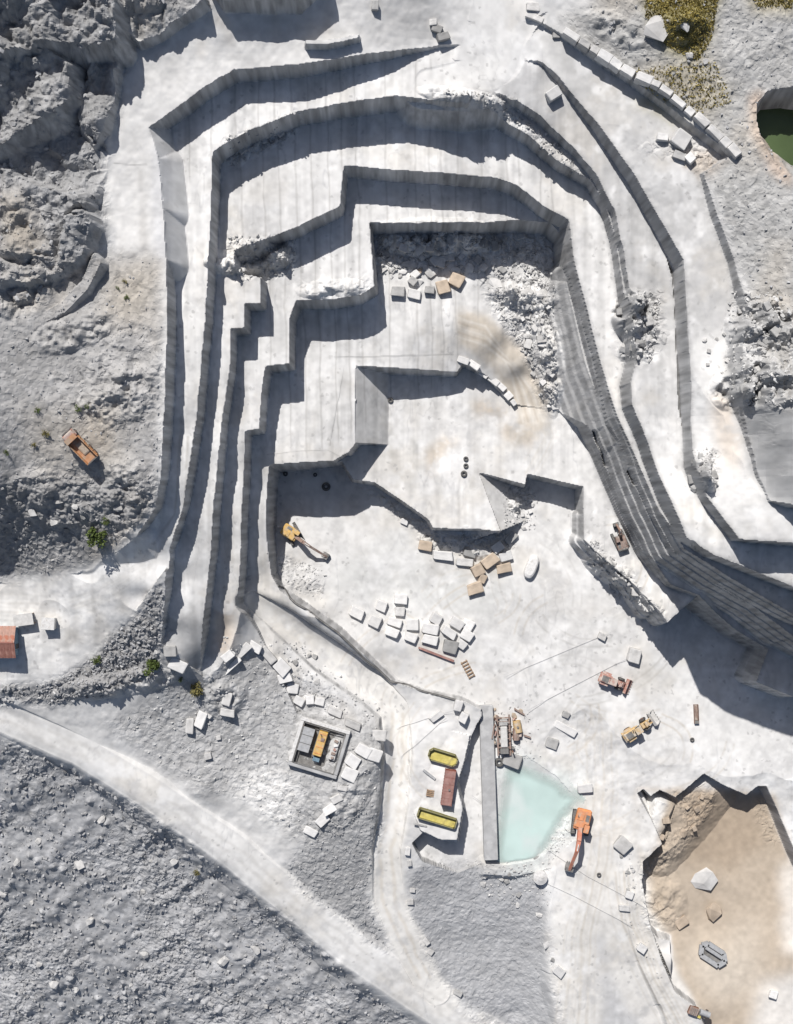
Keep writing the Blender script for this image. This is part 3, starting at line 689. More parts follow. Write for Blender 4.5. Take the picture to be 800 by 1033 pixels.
def grid_objects():
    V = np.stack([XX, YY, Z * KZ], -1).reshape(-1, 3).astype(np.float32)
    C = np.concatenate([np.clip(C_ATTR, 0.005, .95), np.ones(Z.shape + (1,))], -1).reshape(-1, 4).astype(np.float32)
    idx = np.arange(NX * NY).reshape(NY, NX)
    q = np.stack([idx[:-1, :-1], idx[:-1, 1:], idx[1:, 1:], idx[1:, :-1]], -1).reshape(-1, 4)
    # a quad is split along the diagonal with the smaller height step
    zf = Z.reshape(-1)
    flip = np.abs(zf[q[:, 0]] - zf[q[:, 2]]) > np.abs(zf[q[:, 1]] - zf[q[:, 3]])
    q[flip] = np.roll(q[flip], 1, 1)
    reg = REG[:-1, :-1].reshape(-1)
    for r, name in enumerate(R_NAMES):
        f = q[reg == r]
        if not len(f):
            continue
        t = np.concatenate([f[:, [0, 1, 2]], f[:, [0, 2, 3]]])
        u, inv = np.unique(t, return_inverse=True)
        me = bpy.data.meshes.new(name)
        me.vertices.add(len(u))
        me.vertices.foreach_set('co', V[u].ravel())
        me.loops.add(t.size)
        me.loops.foreach_set('vertex_index', inv.ravel().astype(np.int32))
        me.polygons.add(len(t))
        me.polygons.foreach_set('loop_start', np.arange(0, t.size, 3, dtype=np.int32))
        me.update(calc_edges=True)
        a = me.attributes.new('albedo', 'FLOAT_COLOR', 'POINT')
        a.data.foreach_set('color', C[u].ravel())
        me.polygons.foreach_set('use_smooth', np.zeros(len(t), bool))
        me.materials.append(GM)
        o = bpy.data.objects.new(name, me)
        COL.objects.link(o)
        o['kind'] = 'structure'
grid_objects()
# ------------------------------------------------------------------ helpers for things
def material(name, rgb, rough=.6, var=.18, scale=2.0, metal=0.0, rust=None, bump=0.0, rust_amt=.5, each=0.0, dust=0.0):
    m = bpy.data.materials.new(name)
    m.use_nodes = True
    nt = m.node_tree
    b = nt.nodes['Principled BSDF']
    b.inputs['Roughness'].default_value = rough
    b.inputs['Metallic'].default_value = metal
    b.inputs['Specular IOR Level'].default_value = .3
    tc = nt.nodes.new('ShaderNodeTexCoord')
    nz = nt.nodes.new('ShaderNodeTexNoise')
    nz.inputs['Scale'].default_value = scale
    nz.inputs['Detail'].default_value = 5
    nt.links.new(tc.outputs['Object'], nz.inputs['Vector'])
    rp = nt.nodes.new('ShaderNodeValToRGB')
    c = np.array(rgb)
    rp.color_ramp.elements[0].position = .3
    rp.color_ramp.elements[1].position = .7
    rp.color_ramp.elements[0].color = tuple(c * (1 - var)) + (1,)
    rp.color_ramp.elements[1].color = tuple(np.minimum(c * (1 + var), .95)) + (1,)
    nt.links.new(nz.outputs['Fac'], rp.inputs['Fac'])
    out = rp.outputs['Color']
    if rust:
        n2 = nt.nodes.new('ShaderNodeTexNoise')
        n2.inputs['Scale'].default_value = scale * .7
        n2.inputs['Detail'].default_value = 7
        nt.links.new(tc.outputs['Object'], n2.inputs['Vector'])
        r2 = nt.nodes.new('ShaderNodeValToRGB')
        r2.color_ramp.elements[0].position = 1 - rust_amt
        r2.color_ramp.elements[1].position = min(1, 1 - rust_amt + .12)
        mx = nt.nodes.new('ShaderNodeMix')
        mx.data_type = 'RGBA'
        nt.links.new(n2.outputs['Fac'], r2.inputs['Fac'])
        nt.links.new(r2.outputs['Color'], mx.inputs['Factor'])
        nt.links.new(out, mx.inputs['A'])
        mx.inputs['B'].default_value = tuple(rust) + (1,)
        out = mx.outputs['Result']
    if each:                            # every stone its own shade
        oi = nt.nodes.new('ShaderNodeObjectInfo')
        mr = nt.nodes.new('ShaderNodeMapRange')
        mr.inputs['To Min'].default_value = 1 - each
        mr.inputs['To Max'].default_value = 1 + each * .4
        nt.links.new(oi.outputs['Random'], mr.inputs['Value'])
        vm = nt.nodes.new('ShaderNodeVectorMath')
        vm.operation = 'SCALE'
        nt.links.new(out, vm.inputs[0])
        nt.links.new(mr.outputs[0], vm.inputs['Scale'])
        out = vm.outputs[0]
    if dust:                            # marble dust lying on what faces up
        ge = nt.nodes.new('ShaderNodeNewGeometry')
        sx = nt.nodes.new('ShaderNodeSeparateXYZ')
        nt.links.new(ge.outputs['Normal'], sx.inputs[0])
        n3 = nt.nodes.new('ShaderNodeTexNoise')
        n3.inputs['Scale'].default_value = 1.1
        n3.inputs['Detail'].default_value = 6
        nt.links.new(tc.outputs['Object'], n3.inputs['Vector'])
        m1 = nt.nodes.new('ShaderNodeMath')
        m1.operation = 'MULTIPLY'
        nt.links.new(sx.outputs['Z'], m1.inputs[0])
        nt.links.new(n3.outputs['Fac'], m1.inputs[1])
        m2 = nt.nodes.new('ShaderNodeMath')
        m2.operation = 'MULTIPLY'
        m2.use_clamp = True
        m2.inputs[1].default_value = dust * 2
        nt.links.new(m1.outputs[0], m2.inputs[0])
        mx2 = nt.nodes.new('ShaderNodeMix')
        mx2.data_type = 'RGBA'
        nt.links.new(m2.outputs[0], mx2.inputs['Factor'])
        nt.links.new(out, mx2.inputs['A'])
        mx2.inputs['B'].default_value = (.50, .485, .46, 1)
        out = mx2.outputs['Result']
    nt.links.new(out, b.inputs['Base Color'])
    if bump:
        bp = nt.nodes.new('ShaderNodeBump')
        bp.inputs['Strength'].default_value = bump
        bp.inputs['Distance'].default_value = .15
        nt.links.new(nz.outputs['Fac'], bp.inputs['Height'])
        nt.links.new(bp.outputs['Normal'], b.inputs['Normal'])
    return m

RUST = (.16, .075, .045)
M = dict(
    marble=material('white_marble', (.62, .61, .595), .8, .14, 2.2, bump=.3, rust=(.47, .44, .40), rust_amt=.40, each=.16),
    greystone=material('grey_stone', (.36, .355, .345), .9, .22, 2.0, bump=.4, each=.3),
    tanstone=material('tan_stone', (.44, .36, .28), .9, .22, 2.0, bump=.4, rust=(.50, .45, .39), rust_amt=.42, each=.2),
    rawstone=material('raw_pale_stone', (.50, .49, .475), .9, .22, 2.0, bump=.5, rust=(.38, .36, .33), rust_amt=.42, each=.22),
    yellow=material('yellow_paint', (.55, .32, .05), .6, .2, 1.5, rust=(.42, .33, .20), rust_amt=.46, dust=0.22),
    orange=material('orange_paint', (.60, .20, .045), .6, .2, 1.5, rust=(.44, .30, .19), rust_amt=.44, dust=0.22),
    redor=material('red_orange_paint', (.46, .14, .07), .6, .2, 1.5, rust=(.40, .25, .18), rust_amt=.48, dust=0.25),
    rusty=material('rusty_steel', (.17, .085, .055), .85, .35, 2.0, rust=(.33, .27, .22), rust_amt=.44, dust=0.28),
    dustyred=material('dusty_red_paint', (.36, .15, .11), .75, .2, 1.5, rust=(.48, .38, .32), rust_amt=.54, dust=0.3),
    dustyor=material('dusty_orange_paint', (.48, .22, .085), .75, .2, 1.2, rust=(.40, .27, .17), rust_amt=.52, dust=0.2),
    dustyyel=material('dusty_yellow_paint', (.50, .33, .13), .75, .2, 1.5, rust=(.48, .40, .30), rust_amt=.50, dust=0.3),
    black=material('black_rubber', (.022, .022, .023), .85, .3, 3.0, dust=0.2),
    dark=material('dark_steel', (.06, .058, .056), .6, .3, 2.0, rust=RUST, rust_amt=.35, dust=0.28),
    grey=material('grey_steel', (.30, .31, .325), .5, .2, 1.5, rust=(.22, .2, .18), rust_amt=.34, dust=0.25),
    lightgrey=material('pale_dusty_metal', (.52, .51, .49), .6, .15, 1.5),
    glass=material('dark_glass', (.02, .025, .03), .12, .1, 1.0, dust=0.25),
    roofred=material('red_roof_sheet', (.25, .08, .052), .7, .2, .9, rust=(.42, .22, .16), rust_amt=.40, dust=0.15),
    rooffade=material('faded_red_roof_sheet', (.40, .25, .20), .8, .2, .9, rust=(.36, .14, .09), rust_amt=.50),
    concrete=material('grey_concrete', (.36, .36, .36), .9, .14, .7, rust=(.44, .44, .435), rust_amt=.45),
    olive=material('olive_yellow_paint', (.50, .42, .07), .55, .2, 1.2, rust=(.30, .24, .05), rust_amt=.4, dust=0.15),
    darkgreen=material('dark_green_paint', (.15, .135, .02), .6, .2, 1.5, dust=0.2),
    boxred=material('brick_red_paint', (.22, .07, .05), .65, .22, 1.0, rust=(.33, .17, .13), rust_amt=.42, dust=0.2),
    leaf=material('shrub_leaves', (.085, .115, .03), .7, .45, 1.5),
    leafdry=material('dry_shrub_leaves', (.17, .15, .055), .8, .4, 1.5),
    twig=material('shrub_twigs', (.12, .09, .06), .9, .2, 2.0),
    wood=material('weathered_timber', (.30, .21, .14), .9, .25, 2.5),
    blue=material('faded_blue_paint', (.16, .24, .30), .6, .2, 1.5),
)

class MB:
    """collects shapes into one mesh"""
    def __init__(self):
        self.bm = bmesh.new()
    def box(self, c, s, rz=0, ry=0, rx=0, bevel=0.0, taper=1.0):
        r = bmesh.ops.create_cube(self.bm, size=1.0)
        vs = r['verts']
        for v in vs:
            k = taper if v.co.z > 0 else 1
            v.co = Vector((v.co.x * s[0] * k, v.co.y * s[1] * k, v.co.z * s[2]))
        if bevel:
            e = list({e for v in vs for e in v.link_edges})
            r2 = bmesh.ops.bevel(self.bm, geom=e, offset=bevel, segments=1, affect='EDGES')
            vs = list({v for f in r2['faces'] for v in f.verts} | {v for v in vs if v.is_valid})
        mt = Matrix.Translation(c) @ Matrix.Rotation(rz, 4, 'Z') @ Matrix.Rotation(ry, 4, 'Y') @ Matrix.Rotation(rx, 4, 'X')
        bmesh.ops.transform(self.bm, matrix=mt, verts=vs)
        return self
    def rod(self, p, q, r, r2=None, seg=10):
        p, q = Vector(p), Vector(q)
        L = (q - p).length
        rr = bmesh.ops.create_cone(self.bm, cap_ends=True, segments=seg, radius1=r, radius2=r if r2 is None else r2, depth=L)
        mt = Matrix.Translation((p + q) / 2) @ (q - p).to_track_quat('Z', 'Y').to_matrix().to_4x4()
        bmesh.ops.transform(self.bm, matrix=mt, verts=rr['verts'])
        return self
    def beam(self, p, q, w, h, w2=None, h2=None):
        """tapered box beam between two points"""
        p, q = Vector(p), Vector(q)
        d = (q - p).normalized()
        sd = d.cross(Vector((0, 0, 1)))
        sd = sd.normalized() if sd.length > 1e-3 else Vector((0, 1, 0))
        up = sd.cross(d)
        w2, h2 = w2 or w, h2 or h
        vs = [self.bm.verts.new(c + sd * a * ww / 2 + up * b * hh / 2) for c, ww, hh in ((p, w, h), (q, w2, h2)) for a, b in ((-1, -1), (1, -1), (1, 1), (-1, 1))]
        for f in ((3, 2, 1, 0), (4, 5, 6, 7), (0, 1, 5, 4), (1, 2, 6, 5), (2, 3, 7, 6), (3, 0, 4, 7)):
            self.bm.faces.new([vs[i] for i in f])
        return self
    def prism(self, prof, y0, y1):
        """profile in x-z pushed along y"""
        n = len(prof)
        a = [self.bm.verts.new((x, y0, z)) for x, z in prof]
        b = [self.bm.verts.new((x, y1, z)) for x, z in prof]
        self.bm.faces.new(a)
        self.bm.faces.new(b[::-1])
        for i in range(n):
            j = (i + 1) % n
            self.bm.faces.new((a[j], a[i], b[i], b[j]))
        return self
    def ring(self, c, R, r, seg=18, axis='Z', sides=8):
        g = []
        for i in range(seg):
            t = 2 * math.pi * i / seg
            row = []
            for k in range(sides):
                u = 2 * math.pi * k / sides
                a, h = R + r * math.cos(u), r * .9 * math.sin(u)
                p = (a * math.cos(t), a * math.sin(t), h)
                if axis == 'Y':
                    p = (p[0], h * 1.2, p[1])
                row.append(self.bm.verts.new(Vector(c) + Vector(p)))
            g.append(row)
        for i in range(seg):
            for k in range(sides):
                self.bm.faces.new((g[i][k], g[(i + 1) % seg][k], g[(i + 1) % seg][(k + 1) % sides], g[i][(k + 1) % sides]))
        return self
    def mesh(self, name, mat):
        bmesh.ops.recalc_face_normals(self.bm, faces=self.bm.faces)
        me = bpy.data.meshes.new(name)
        self.bm.to_mesh(me)
        self.bm.free()
        me.materials.append(M[mat] if isinstance(mat, str) else mat)
        return me
    def build(self, name, mat, parent=None, label=None):
        o = bpy.data.objects.new(name, self.mesh(name, mat))
        COL.objects.link(o)
        o.parent = parent
        if label:
            o['label'] = label
        return o

def tag(o, label, cat, group=None, kind=None):
    o['label'] = label
    o['category'] = cat
    if group:
        o['group'] = group
    if kind:
        o['kind'] = kind
    return o

def zat(x, y):
    return float(bilinear(Z, x, y)) * KZ

def ground(px, py, h=0.0):
    """spot on the ground whose point at height h shows at a photo pixel"""
    x, y, z = hit(px, py)
    k = (CAMH - z - h / KZ) / (CAMH - z)
    return x * k, y * k, zat(x * k, y * k)

def slope_at(x, y, r=1.6):
    f = zat
    return (f(x + r, y) - f(x - r, y)) / (2 * r), (f(x, y + r) - f(x, y - r)) / (2 * r)

def thing(name, label, cat, px, py, ang=0, group=None, h=1.2, lift=0.0, lean=False):
    """Empty at the base of a thing; ang is the heading in the photograph, clockwise from the right"""
    x, y, z = ground(px, py, h)
    o = bpy.data.objects.new(name, None)
    COL.objects.link(o)
    o.empty_display_size = .5
    o.location = (x, y, z + lift)
    o.rotation_euler = (0, 0, math.radians(-ang))
    if lean:
        gx_, gy_ = slope_at(x, y)
        n = Vector((-gx_, -gy_, 1)).normalized()
        q = Vector((0, 0, 1)).rotation_difference(n)
        o.rotation_euler = (q.to_matrix() @ Matrix.Rotation(math.radians(-ang), 3, 'Z')).to_euler()
    return tag(o, label, cat, group)

# ------------------------------------------------------------------ stone blocks and boulders
def block_mesh(seed, chip=.09):
    rs = random.Random(seed)
    mb = MB()
    r = bmesh.ops.create_cube(mb.bm, size=1.0)
    for v in r['verts']:
        v.co += Vector([rs.uniform(-chip, chip) for _ in range(3)])
    bmesh.ops.bevel(mb.bm, geom=list(mb.bm.edges), offset=.055, segments=1, affect='EDGES')
    for v in mb.bm.verts:
        v.co += Vector([rs.uniform(-.02, .02) for _ in range(3)])
        v.co.z += .5
    return mb
def rock_mesh(seed, n=15):
    rs = random.Random(seed)
    mb = MB()
    for _ in range(n):
        d = Vector((rs.gauss(0, 1), rs.gauss(0, 1), rs.gauss(0, 1))).normalized()
        k = .5 * rs.uniform(.78, 1.05)
        mb.bm.verts.new((d.x * k, d.y * k, d.z * k * .9 + .36))
    bmesh.ops.convex_hull(mb.bm, input=list(mb.bm.verts))
    for v in [v for v in mb.bm.verts if not v.link_faces]:
        mb.bm.verts.remove(v)
    return mb
STONES = ('marble', 'greystone', 'tanstone', 'rawstone')
BLOCK = {m: [block_mesh(100 + i).mesh('block', m) for i in range(7)] for m in STONES}
ROCK = {m: [rock_mesh(300 + i).mesh('boulder', m) for i in range(10)] for m in STONES}
RNG = random.Random(21)

def stone(px, py, L, W, H, ang, mat, label, group=None, name='stone_block', cat='block', rock=False, sink=.06, lift=None):
    """L, W in photo pixels, H in metres"""
    x, y, z = ground(px, py, H * .8)
    H *= .8
    s = (CAMH - z / KZ) / FPX
    a = math.radians(-ang)
    me = RNG.choice((ROCK if rock else BLOCK)[mat])
    o = bpy.data.objects.new(name, me)
    COL.objects.link(o)
    zs = [zat(x + dx * L * s * .3, y + dy * L * s * .3) for dx, dy in ((0, 0), (1, 0), (-1, 0), (0, 1), (0, -1))]
    o.location = (x, y, (sorted(zs)[1] if lift is None else lift) - sink * H)
    tl = .16 if rock else .07
    o.rotation_euler = (RNG.uniform(-tl, tl), RNG.uniform(-tl, tl), a + RNG.uniform(-.12, .12))
    f_ = 1.18 if rock else 1.0
    o.scale = (L * s * f_ * RNG.uniform(.92, 1.08), W * s * f_ * RNG.uniform(.88, 1.12), H * RNG.uniform(.85, 1.15))
    return tag(o, label, cat, group)

_ONES = 'zeroth first second third fourth fifth sixth seventh eighth ninth tenth eleventh twelfth thirteenth fourteenth fifteenth sixteenth seventeenth eighteenth nineteenth'.split()
def ordinal(n):
    if n < 20:
        return _ONES[n]
    tens = ['twent', 'thirt', 'fort', 'fift'][n // 10 - 2]
    return tens + 'ieth' if n % 10 == 0 else tens + 'y-' + _ONES[n % 10]
LOOK = dict(marble='white marble', greystone='grey', tanstone='tan', rawstone='pale rough')
def row(items, text, group, key=0, name='stone_block', cat='block', rock=False, end='from the left'):
    """items (px, py, L, W, H, angle, stone); each is told apart by its place in the row"""
    for i, t in enumerate(sorted(items, key=lambda t: t[key])):
        stone(*t[:7], '%s %s %s, %s %s' % (LOOK[t[6]], cat, text, ordinal(i + 1), end), group, name, cat, rock)
# ------------------------------------------------------------------ placed stones
row([(360, 618, 14, 9, 1.5, 25, 'marble'), (378, 627, 13, 10, 1.6, 28, 'marble'), (385, 611, 12, 9, 1.5, 20, 'marble'), (404, 605, 14, 9, 1.6, 8, 'marble'), (403, 617, 11, 8, 1.5, 0, 'rawstone'), (398, 628, 14, 9, 1.7, 10, 'marble'),
     (396, 638, 15, 9, 1.6, 18, 'marble'), (414, 643, 13, 9, 1.5, 22, 'marble'), (416, 630, 13, 10, 1.3, 0, 'marble'), (434, 634, 14, 12, 1.7, 12, 'marble'), (440, 624, 11, 9, 1.6, 32, 'marble'), (434, 645, 16, 9, 1.7, 16, 'marble'), (453, 638, 16, 8, 1.6, 40, 'marble'),
     (461, 629, 16, 9, 1.6, 38, 'marble'), (471, 641, 14, 10, 1.8, 35, 'marble'), (454, 652, 14, 12, 1.2, 22, 'greystone'), (466, 650, 12, 8, 1.5, 40, 'marble'), (472, 630, 12, 9, 1.4, 34, 'marble')],
    'stocked on the open quarry floor', 'sawn blocks stocked on the quarry floor')
row([(429, 551, 16, 9, 1.5, 10, 'tanstone'), (447, 560, 20, 8, 1.5, 8, 'marble'), (469, 567, 18, 8, 1.4, 8, 'rawstone'), (494, 566, 19, 11, 1.7, -38, 'tanstone'), (482, 575, 12, 10, 1.5, -30, 'tanstone'), (487, 584, 10, 7, 1.3, -60, 'tanstone'),
     (479, 593, 16, 12, 1.7, -12, 'tanstone'), (508, 573, 15, 9, 1.7, -14, 'tanstone'), (510, 561, 13, 9, 1.6, -22, 'marble'), (502, 552, 12, 9, 1.6, -40, 'marble'), (474, 558, 12, 7, 1.1, 12, 'greystone'), (516, 543, 14, 8, 1.5, -42, 'greystone'), (408, 526, 8, 5, 1.0, 20, 'marble')],
    'tumbled below the overhanging shelf', 'blocks tumbled below the shelf', rock=False)
row([(467, 363, 11, 6, 1.1, 18, 'marble'), (478, 368, 11, 6, 1.1, 30, 'marble'), (489, 376, 12, 6, 1.2, 35, 'marble'), (498, 383, 11, 6, 1.1, 40, 'marble'), (506, 390, 10, 6, 1.1, 45, 'marble'), (513, 399, 8, 6, 1.0, 52, 'marble'), (518, 406, 7, 5, .9, 55, 'marble')],
    'edging the curved ramp', 'blocks edging the curved ramp', name='edge_block')
row([(401, 293, 15, 9, 1.8, 4, 'greystone'), (418, 296, 14, 10, 1.6, 16, 'marble'), (433, 292, 10, 8, 1.7, 0, 'greystone'), (447, 289, 13, 13, 1.8, -20, 'tanstone'), (460, 282, 15, 11, 1.7, 24, 'tanstone')],
    'in the front line of the rock heap', 'blocks in front of the rock heap')
row([(384, 271, 13, 9, 1.3, -20, 'rawstone'), (394, 264, 10, 8, 1.2, 20, 'marble'), (413, 266, 16, 7, 1.2, 10, 'rawstone'), (407, 274, 12, 6, 1.0, -12, 'marble'), (420, 275, 14, 7, 1.2, -36, 'tanstone'), (441, 265, 14, 7, 1.2, 6, 'marble'), (452, 265, 9, 7, 1.2, -20, 'rawstone'),
     (434, 276, 13, 9, 1.1, 10, 'rawstone'), (461, 273, 12, 8, 1.1, 30, 'marble'), (487, 269, 10, 9, 1.4, 20, 'marble'), (497, 266, 7, 6, 1.2, 12, 'marble'), (506, 272, 11, 9, 1.3, 6, 'greystone'), (501, 285, 14, 9, 1.5, 28, 'marble'), (517, 296, 13, 7, 1.2, 14, 'rawstone'), (533, 294, 15, 7, 1.3, 4, 'rawstone'), (546, 296, 12, 8, 1.2, -8, 'marble')],
    'on the sunlit top of the rock heap', 'sunlit boulders of the rock heap', name='boulder', cat='boulder', rock=True)
row([(229, 662, 13, 8, 1.2, -40, 'marble'), (234, 672, 22, 6, 1.4, -44, 'marble'), (245, 656, 18, 7, 1.4, -42, 'marble'), (256, 652, 16, 8, 1.2, 36, 'marble'), (270, 661, 20, 9, 1.3, 44, 'rawstone'), (284, 673, 16, 12, 1.5, 50, 'marble'), (287, 684, 14, 9, 1.3, -20, 'marble'), (295, 695, 13, 9, 1.2, 10, 'marble'),
     (302, 707, 11, 8, 1.2, 24, 'marble'), (312, 706, 9, 9, 1.2, 0, 'marble'), (322, 708, 11, 7, 1.0, 14, 'marble'), (338, 718, 16, 7, 1.1, 30, 'rawstone'), (356, 731, 17, 8, 1.2, 28, 'rawstone')],
    'in the crooked line above the enclosure', 'blocks in a crooked line west of the ramp')
row([(366, 757, 15, 11, 1.4, 30, 'marble'), (356, 768, 14, 12, 1.5, 40, 'marble'), (352, 782, 16, 12, 1.5, 30, 'marble'), (378, 762, 16, 13, 1.7, 18, 'marble'), (382, 742, 16, 11, 1.6, 10, 'rawstone'), (345, 795, 10, 5, .8, 8, 'rawstone'), (339, 806, 13, 8, 1.3, -30, 'rawstone'), (332, 817, 14, 8, 1.3, -36, 'marble'), (325, 828, 15, 9, 1.4, -40, 'marble'), (313, 839, 15, 8, 1.2, 28, 'marble')],
    'heaped down the bank beside the enclosure', 'blocks on the bank beside the enclosure', key=1, end='from the top')
row([(179, 671, 19, 12, 1.6, 20, 'marble'), (171, 657, 13, 10, 1.2, 0, 'greystone'), (202, 726, 10, 18, 1.7, 14, 'marble'), (191, 733, 9, 16, 1.3, 8, 'rawstone'), (228, 706, 10, 14, 1.4, 12, 'rawstone'), (229, 719, 15, 8, 1.2, 16, 'rawstone')],
    'on the waste heap at the bench ends', 'blocks on the western waste heap')
row([(30, 517, 13, 10, 1.6, 30, 'rawstone'), (56, 505, 14, 8, 1.3, 10, 'rawstone'), (54, 526, 12, 12, 1.6, 40, 'rawstone'), (118, 512, 10, 8, 1.2, 0, 'rawstone')],
    'on the rubble above the left road', 'boulders above the left road', name='boulder', cat='boulder', rock=True)
for t in ((640, 661, 12, 13, 1.9, 6, 'rawstone', 'squared pale block standing alone right of the dusty red loader'),
          (558, 94, 14, 11, 2.2, -28, 'marble', 'lone squared white block on the upper bench by the top road'),
          (608, 642, 8, 7, 1.0, 30, 'rawstone', 'small pale block alone on the open floor above the loaders'),
          (570, 735, 26, 7, .8, 34, 'marble', 'long thin white slab lying flat left of the yellow loader'),
          (571, 721, 9, 5, .9, 20, 'greystone', 'small dark grey block at the end of the long thin slab'),
          (557, 750, 12, 9, 1.0, 10, 'greystone', 'flat grey block on the floor below the long thin slab'),
          (590, 795, 15, 9, 1.6, -6, 'marble', 'white block behind the orange excavator'),
          (629, 853, 16, 13, 1.9, 44, 'rawstone', 'pale block right of the orange excavator, corner pointing down'),
          (627, 864, 5, 5, .8, 20, 'greystone', 'very small grey stone under the corner of the pale block'),
          (635, 903, 8, 7, 1.1, 20, 'marble', 'small white block beside the road at the pit edge, upper one'),
          (630, 916, 12, 6, 1.0, 10, 'rawstone', 'pale block beside the road at the pit edge, lower one'),
          (648, 957, 10, 8, 1.2, 24, 'marble', 'white block at the pit rim lower down the road'),
          (564, 980, 13, 8, 1.1, 44, 'marble', 'white slab on the gravel edge left of the lower road'),
          (557, 969, 5, 5, .9, 0, 'greystone', 'dark little stone touching the white slab by the gravel edge'),
          (544, 923, 8, 6, .9, 10, 'rawstone', 'small pale stone on the gravel below the white tank'),
          (553, 954, 9, 9, .7, 0, 'marble', 'white rounded stone at the gravel edge above the white slab'),
          (714, 889, 27, 19, 2.6, 8, 'rawstone', 'large pale boulder on the tan pit floor'),
          (721, 921, 20, 19, 2.6, 14, 'tanstone', 'squared tan block below the large pale boulder in the pit'),
          (780, 1003, 9, 7, 1.2, 20, 'marble', 'small white block on the pale ground at the right of the pit'),
          (688, 931, 14, 8, 1.0, -28, 'tanstone', 'tan slab at the foot of the brown heap in the pit'),
          (669, 138, 12, 8, 1.6, 10, 'marble', 'white block left of the big white cube under the block wall'),
          (688, 139, 17, 16, 2.6, 38, 'marble', 'big white cube of marble under the block wall'),
          (697, 159, 10, 9, 1.8, 40, 'marble', 'white block below the big white cube, tilted towards the road'),
          (686, 157, 14, 8, 1.4, 20, 'greystone', 'grey slab between the road and the big white cube'),
          (544, 866, 10, 5, .7, -10, 'greystone', 'grey stone at the lower tip of the turquoise pool'),
          (517, 767, 17, 14, 1.2, 18, 'greystone', 'broad grey block beside the tyre at the rusty plant')):
    stone(*t[:8], rock=t[7].find('boulder') > 0 or 'stone' in t[7], name='boulder' if 'boulder' in t[7] else 'stone_block', cat='boulder' if 'boulder' in t[7] else 'block')
for t in ((668, 24, 29, 25, 3.6, 'big pale boulder in the yellow grass at the top right'), (691, 22, 14, 11, 1.6, 'pale boulder right of the biggest one in the yellow grass'), (697, 53, 9, 8, 1.2, 'small pale boulder below the yellow grass'), (712, 60, 7, 6, 1.0, 'smaller white boulder right of the one below the grass')):
    stone(t[0], t[1], t[2], t[3], t[4], RNG.uniform(0, 90), 'rawstone', t[5], 'boulders in the grass', 'boulder', 'boulder', True, .2)
row([(538, 6, 14, 8, 1.3, 10, 'rawstone'), (536, 14, 12, 7, 1.2, 20, 'rawstone'), (543, 19, 9, 6, 1.0, 30, 'rawstone'), (562, 32, 7, 6, .9, 0, 'greystone')], 'beside the top road', 'stones beside the top road', key=1, end='from the top')
row([(441, 28, 11, 7, 1.3, 20, 'greystone'), (447, 36, 12, 8, 1.3, -20, 'greystone'), (437, 22, 8, 6, 1.0, 0, 'rawstone'), (378, 4, 6, 9, 1.6, 0, 'greystone')], 'left of the top road', 'stones left of the top road', key=1, end='from the top')
row([(411, 859, 6, 9, .9, 10, 'marble'), (413, 871, 5, 6, .8, 0, 'greystone'), (414, 910, 7, 5, .8, 0, 'rawstone'), (416, 898, 5, 4, .6, 0, 'rawstone'), (430, 950, 8, 5, .7, 50, 'rawstone'), (434, 960, 6, 5, .7, 30, 'rawstone'), (462, 1002, 9, 5, .8, 30, 'greystone')], 'along the right edge of the narrow road', 'stones along the narrow road', key=1, end='from the top')

# wall of squared blocks along the upper road
wl = [(568, 31), (600, 52), (640, 76), (663, 87), (674, 95), (690, 108), (707, 122), (724, 137), (742, 154)]
wall = thing('block_wall', 'long wall of squared white blocks above the upper road', 'wall', 650, 80, 0)
seg = [(Vector(hit(*a)[:2]), Vector(hit(*b)[:2])) for a, b in zip(wl[:-1], wl[1:])]
tot = sum((b - a).length for a, b in seg)
s_ = 0.0
while s_ < tot - 1.0:
    Lb = RNG.uniform(1.7, 3.6)
    u = s_ + Lb / 2
    for a, b in seg:
        if u <= (b - a).length:
            break
        u -= (b - a).length
    p = a + (b - a).normalized() * u
    d = b - a
    o = bpy.data.objects.new('wall_block', RNG.choice(BLOCK[RNG.choice(('marble', 'rawstone'))]))
    COL.objects.link(o)
    nrm = Vector((d.y, -d.x)).normalized()
    zt_ = zat(p.x - nrm.x * 1.5, p.y - nrm.y * 1.5)
    p = p + nrm * .25
    H = RNG.uniform(2.4, 3.0)
    o.parent = wall
    o.location = Vector((p.x, p.y, zt_ - 1.9)) - wall.location
    o.rotation_euler = (0, RNG.uniform(-.03, .03), math.atan2(d.y, d.x) + RNG.uniform(-.06, .06))
    o.scale = (Lb * .98, RNG.uniform(1.1, 1.7), H)
    s_ += Lb * RNG.uniform(.97, 1.03)

# boulders scattered by area: one text for each heap
def scatter(poly, n, size, text, group, mats=('rawstone',), cat='boulder', squash=.75, seed=1, sink=.15, mind=4.0, only_rock=False):
    rs = random.Random(seed)
    P = np.array(poly, float)
    done = []
    tries = 0
    while len(done) < n and tries < 5000:
        tries += 1
        x, y = rs.uniform(P[:, 0].min(), P[:, 0].max()), rs.uniform(P[:, 1].min(), P[:, 1].max())
        if not inside(P, np.array([x]), np.array([y]))[0] or any((x - a) ** 2 + (y - b) ** 2 < mind ** 2 for a, b in done):
            continue
        done.append((x, y))
    for i, (x, y) in enumerate(sorted(done)):
        L = size[0] + (size[1] - size[0]) * rs.random() ** 2
        stone(x, y, L, L * rs.uniform(.6, .95), L * MPP * squash * rs.uniform(.7, 1.1), rs.uniform(0, 180), rs.choice(mats), text + ', %s from the left' % ordinal(i + 1), group, 'boulder', cat, only_rock or rs.random() < .6, sink)
scatter([(378, 234), (470, 234), (500, 246), (498, 262), (380, 262)], 36, (5, 12), 'stone in the shaded rock heap below the third bench', 'stones of the shaded rock heap', ('rawstone', 'marble', 'greystone'), 'boulder', .8, 3)
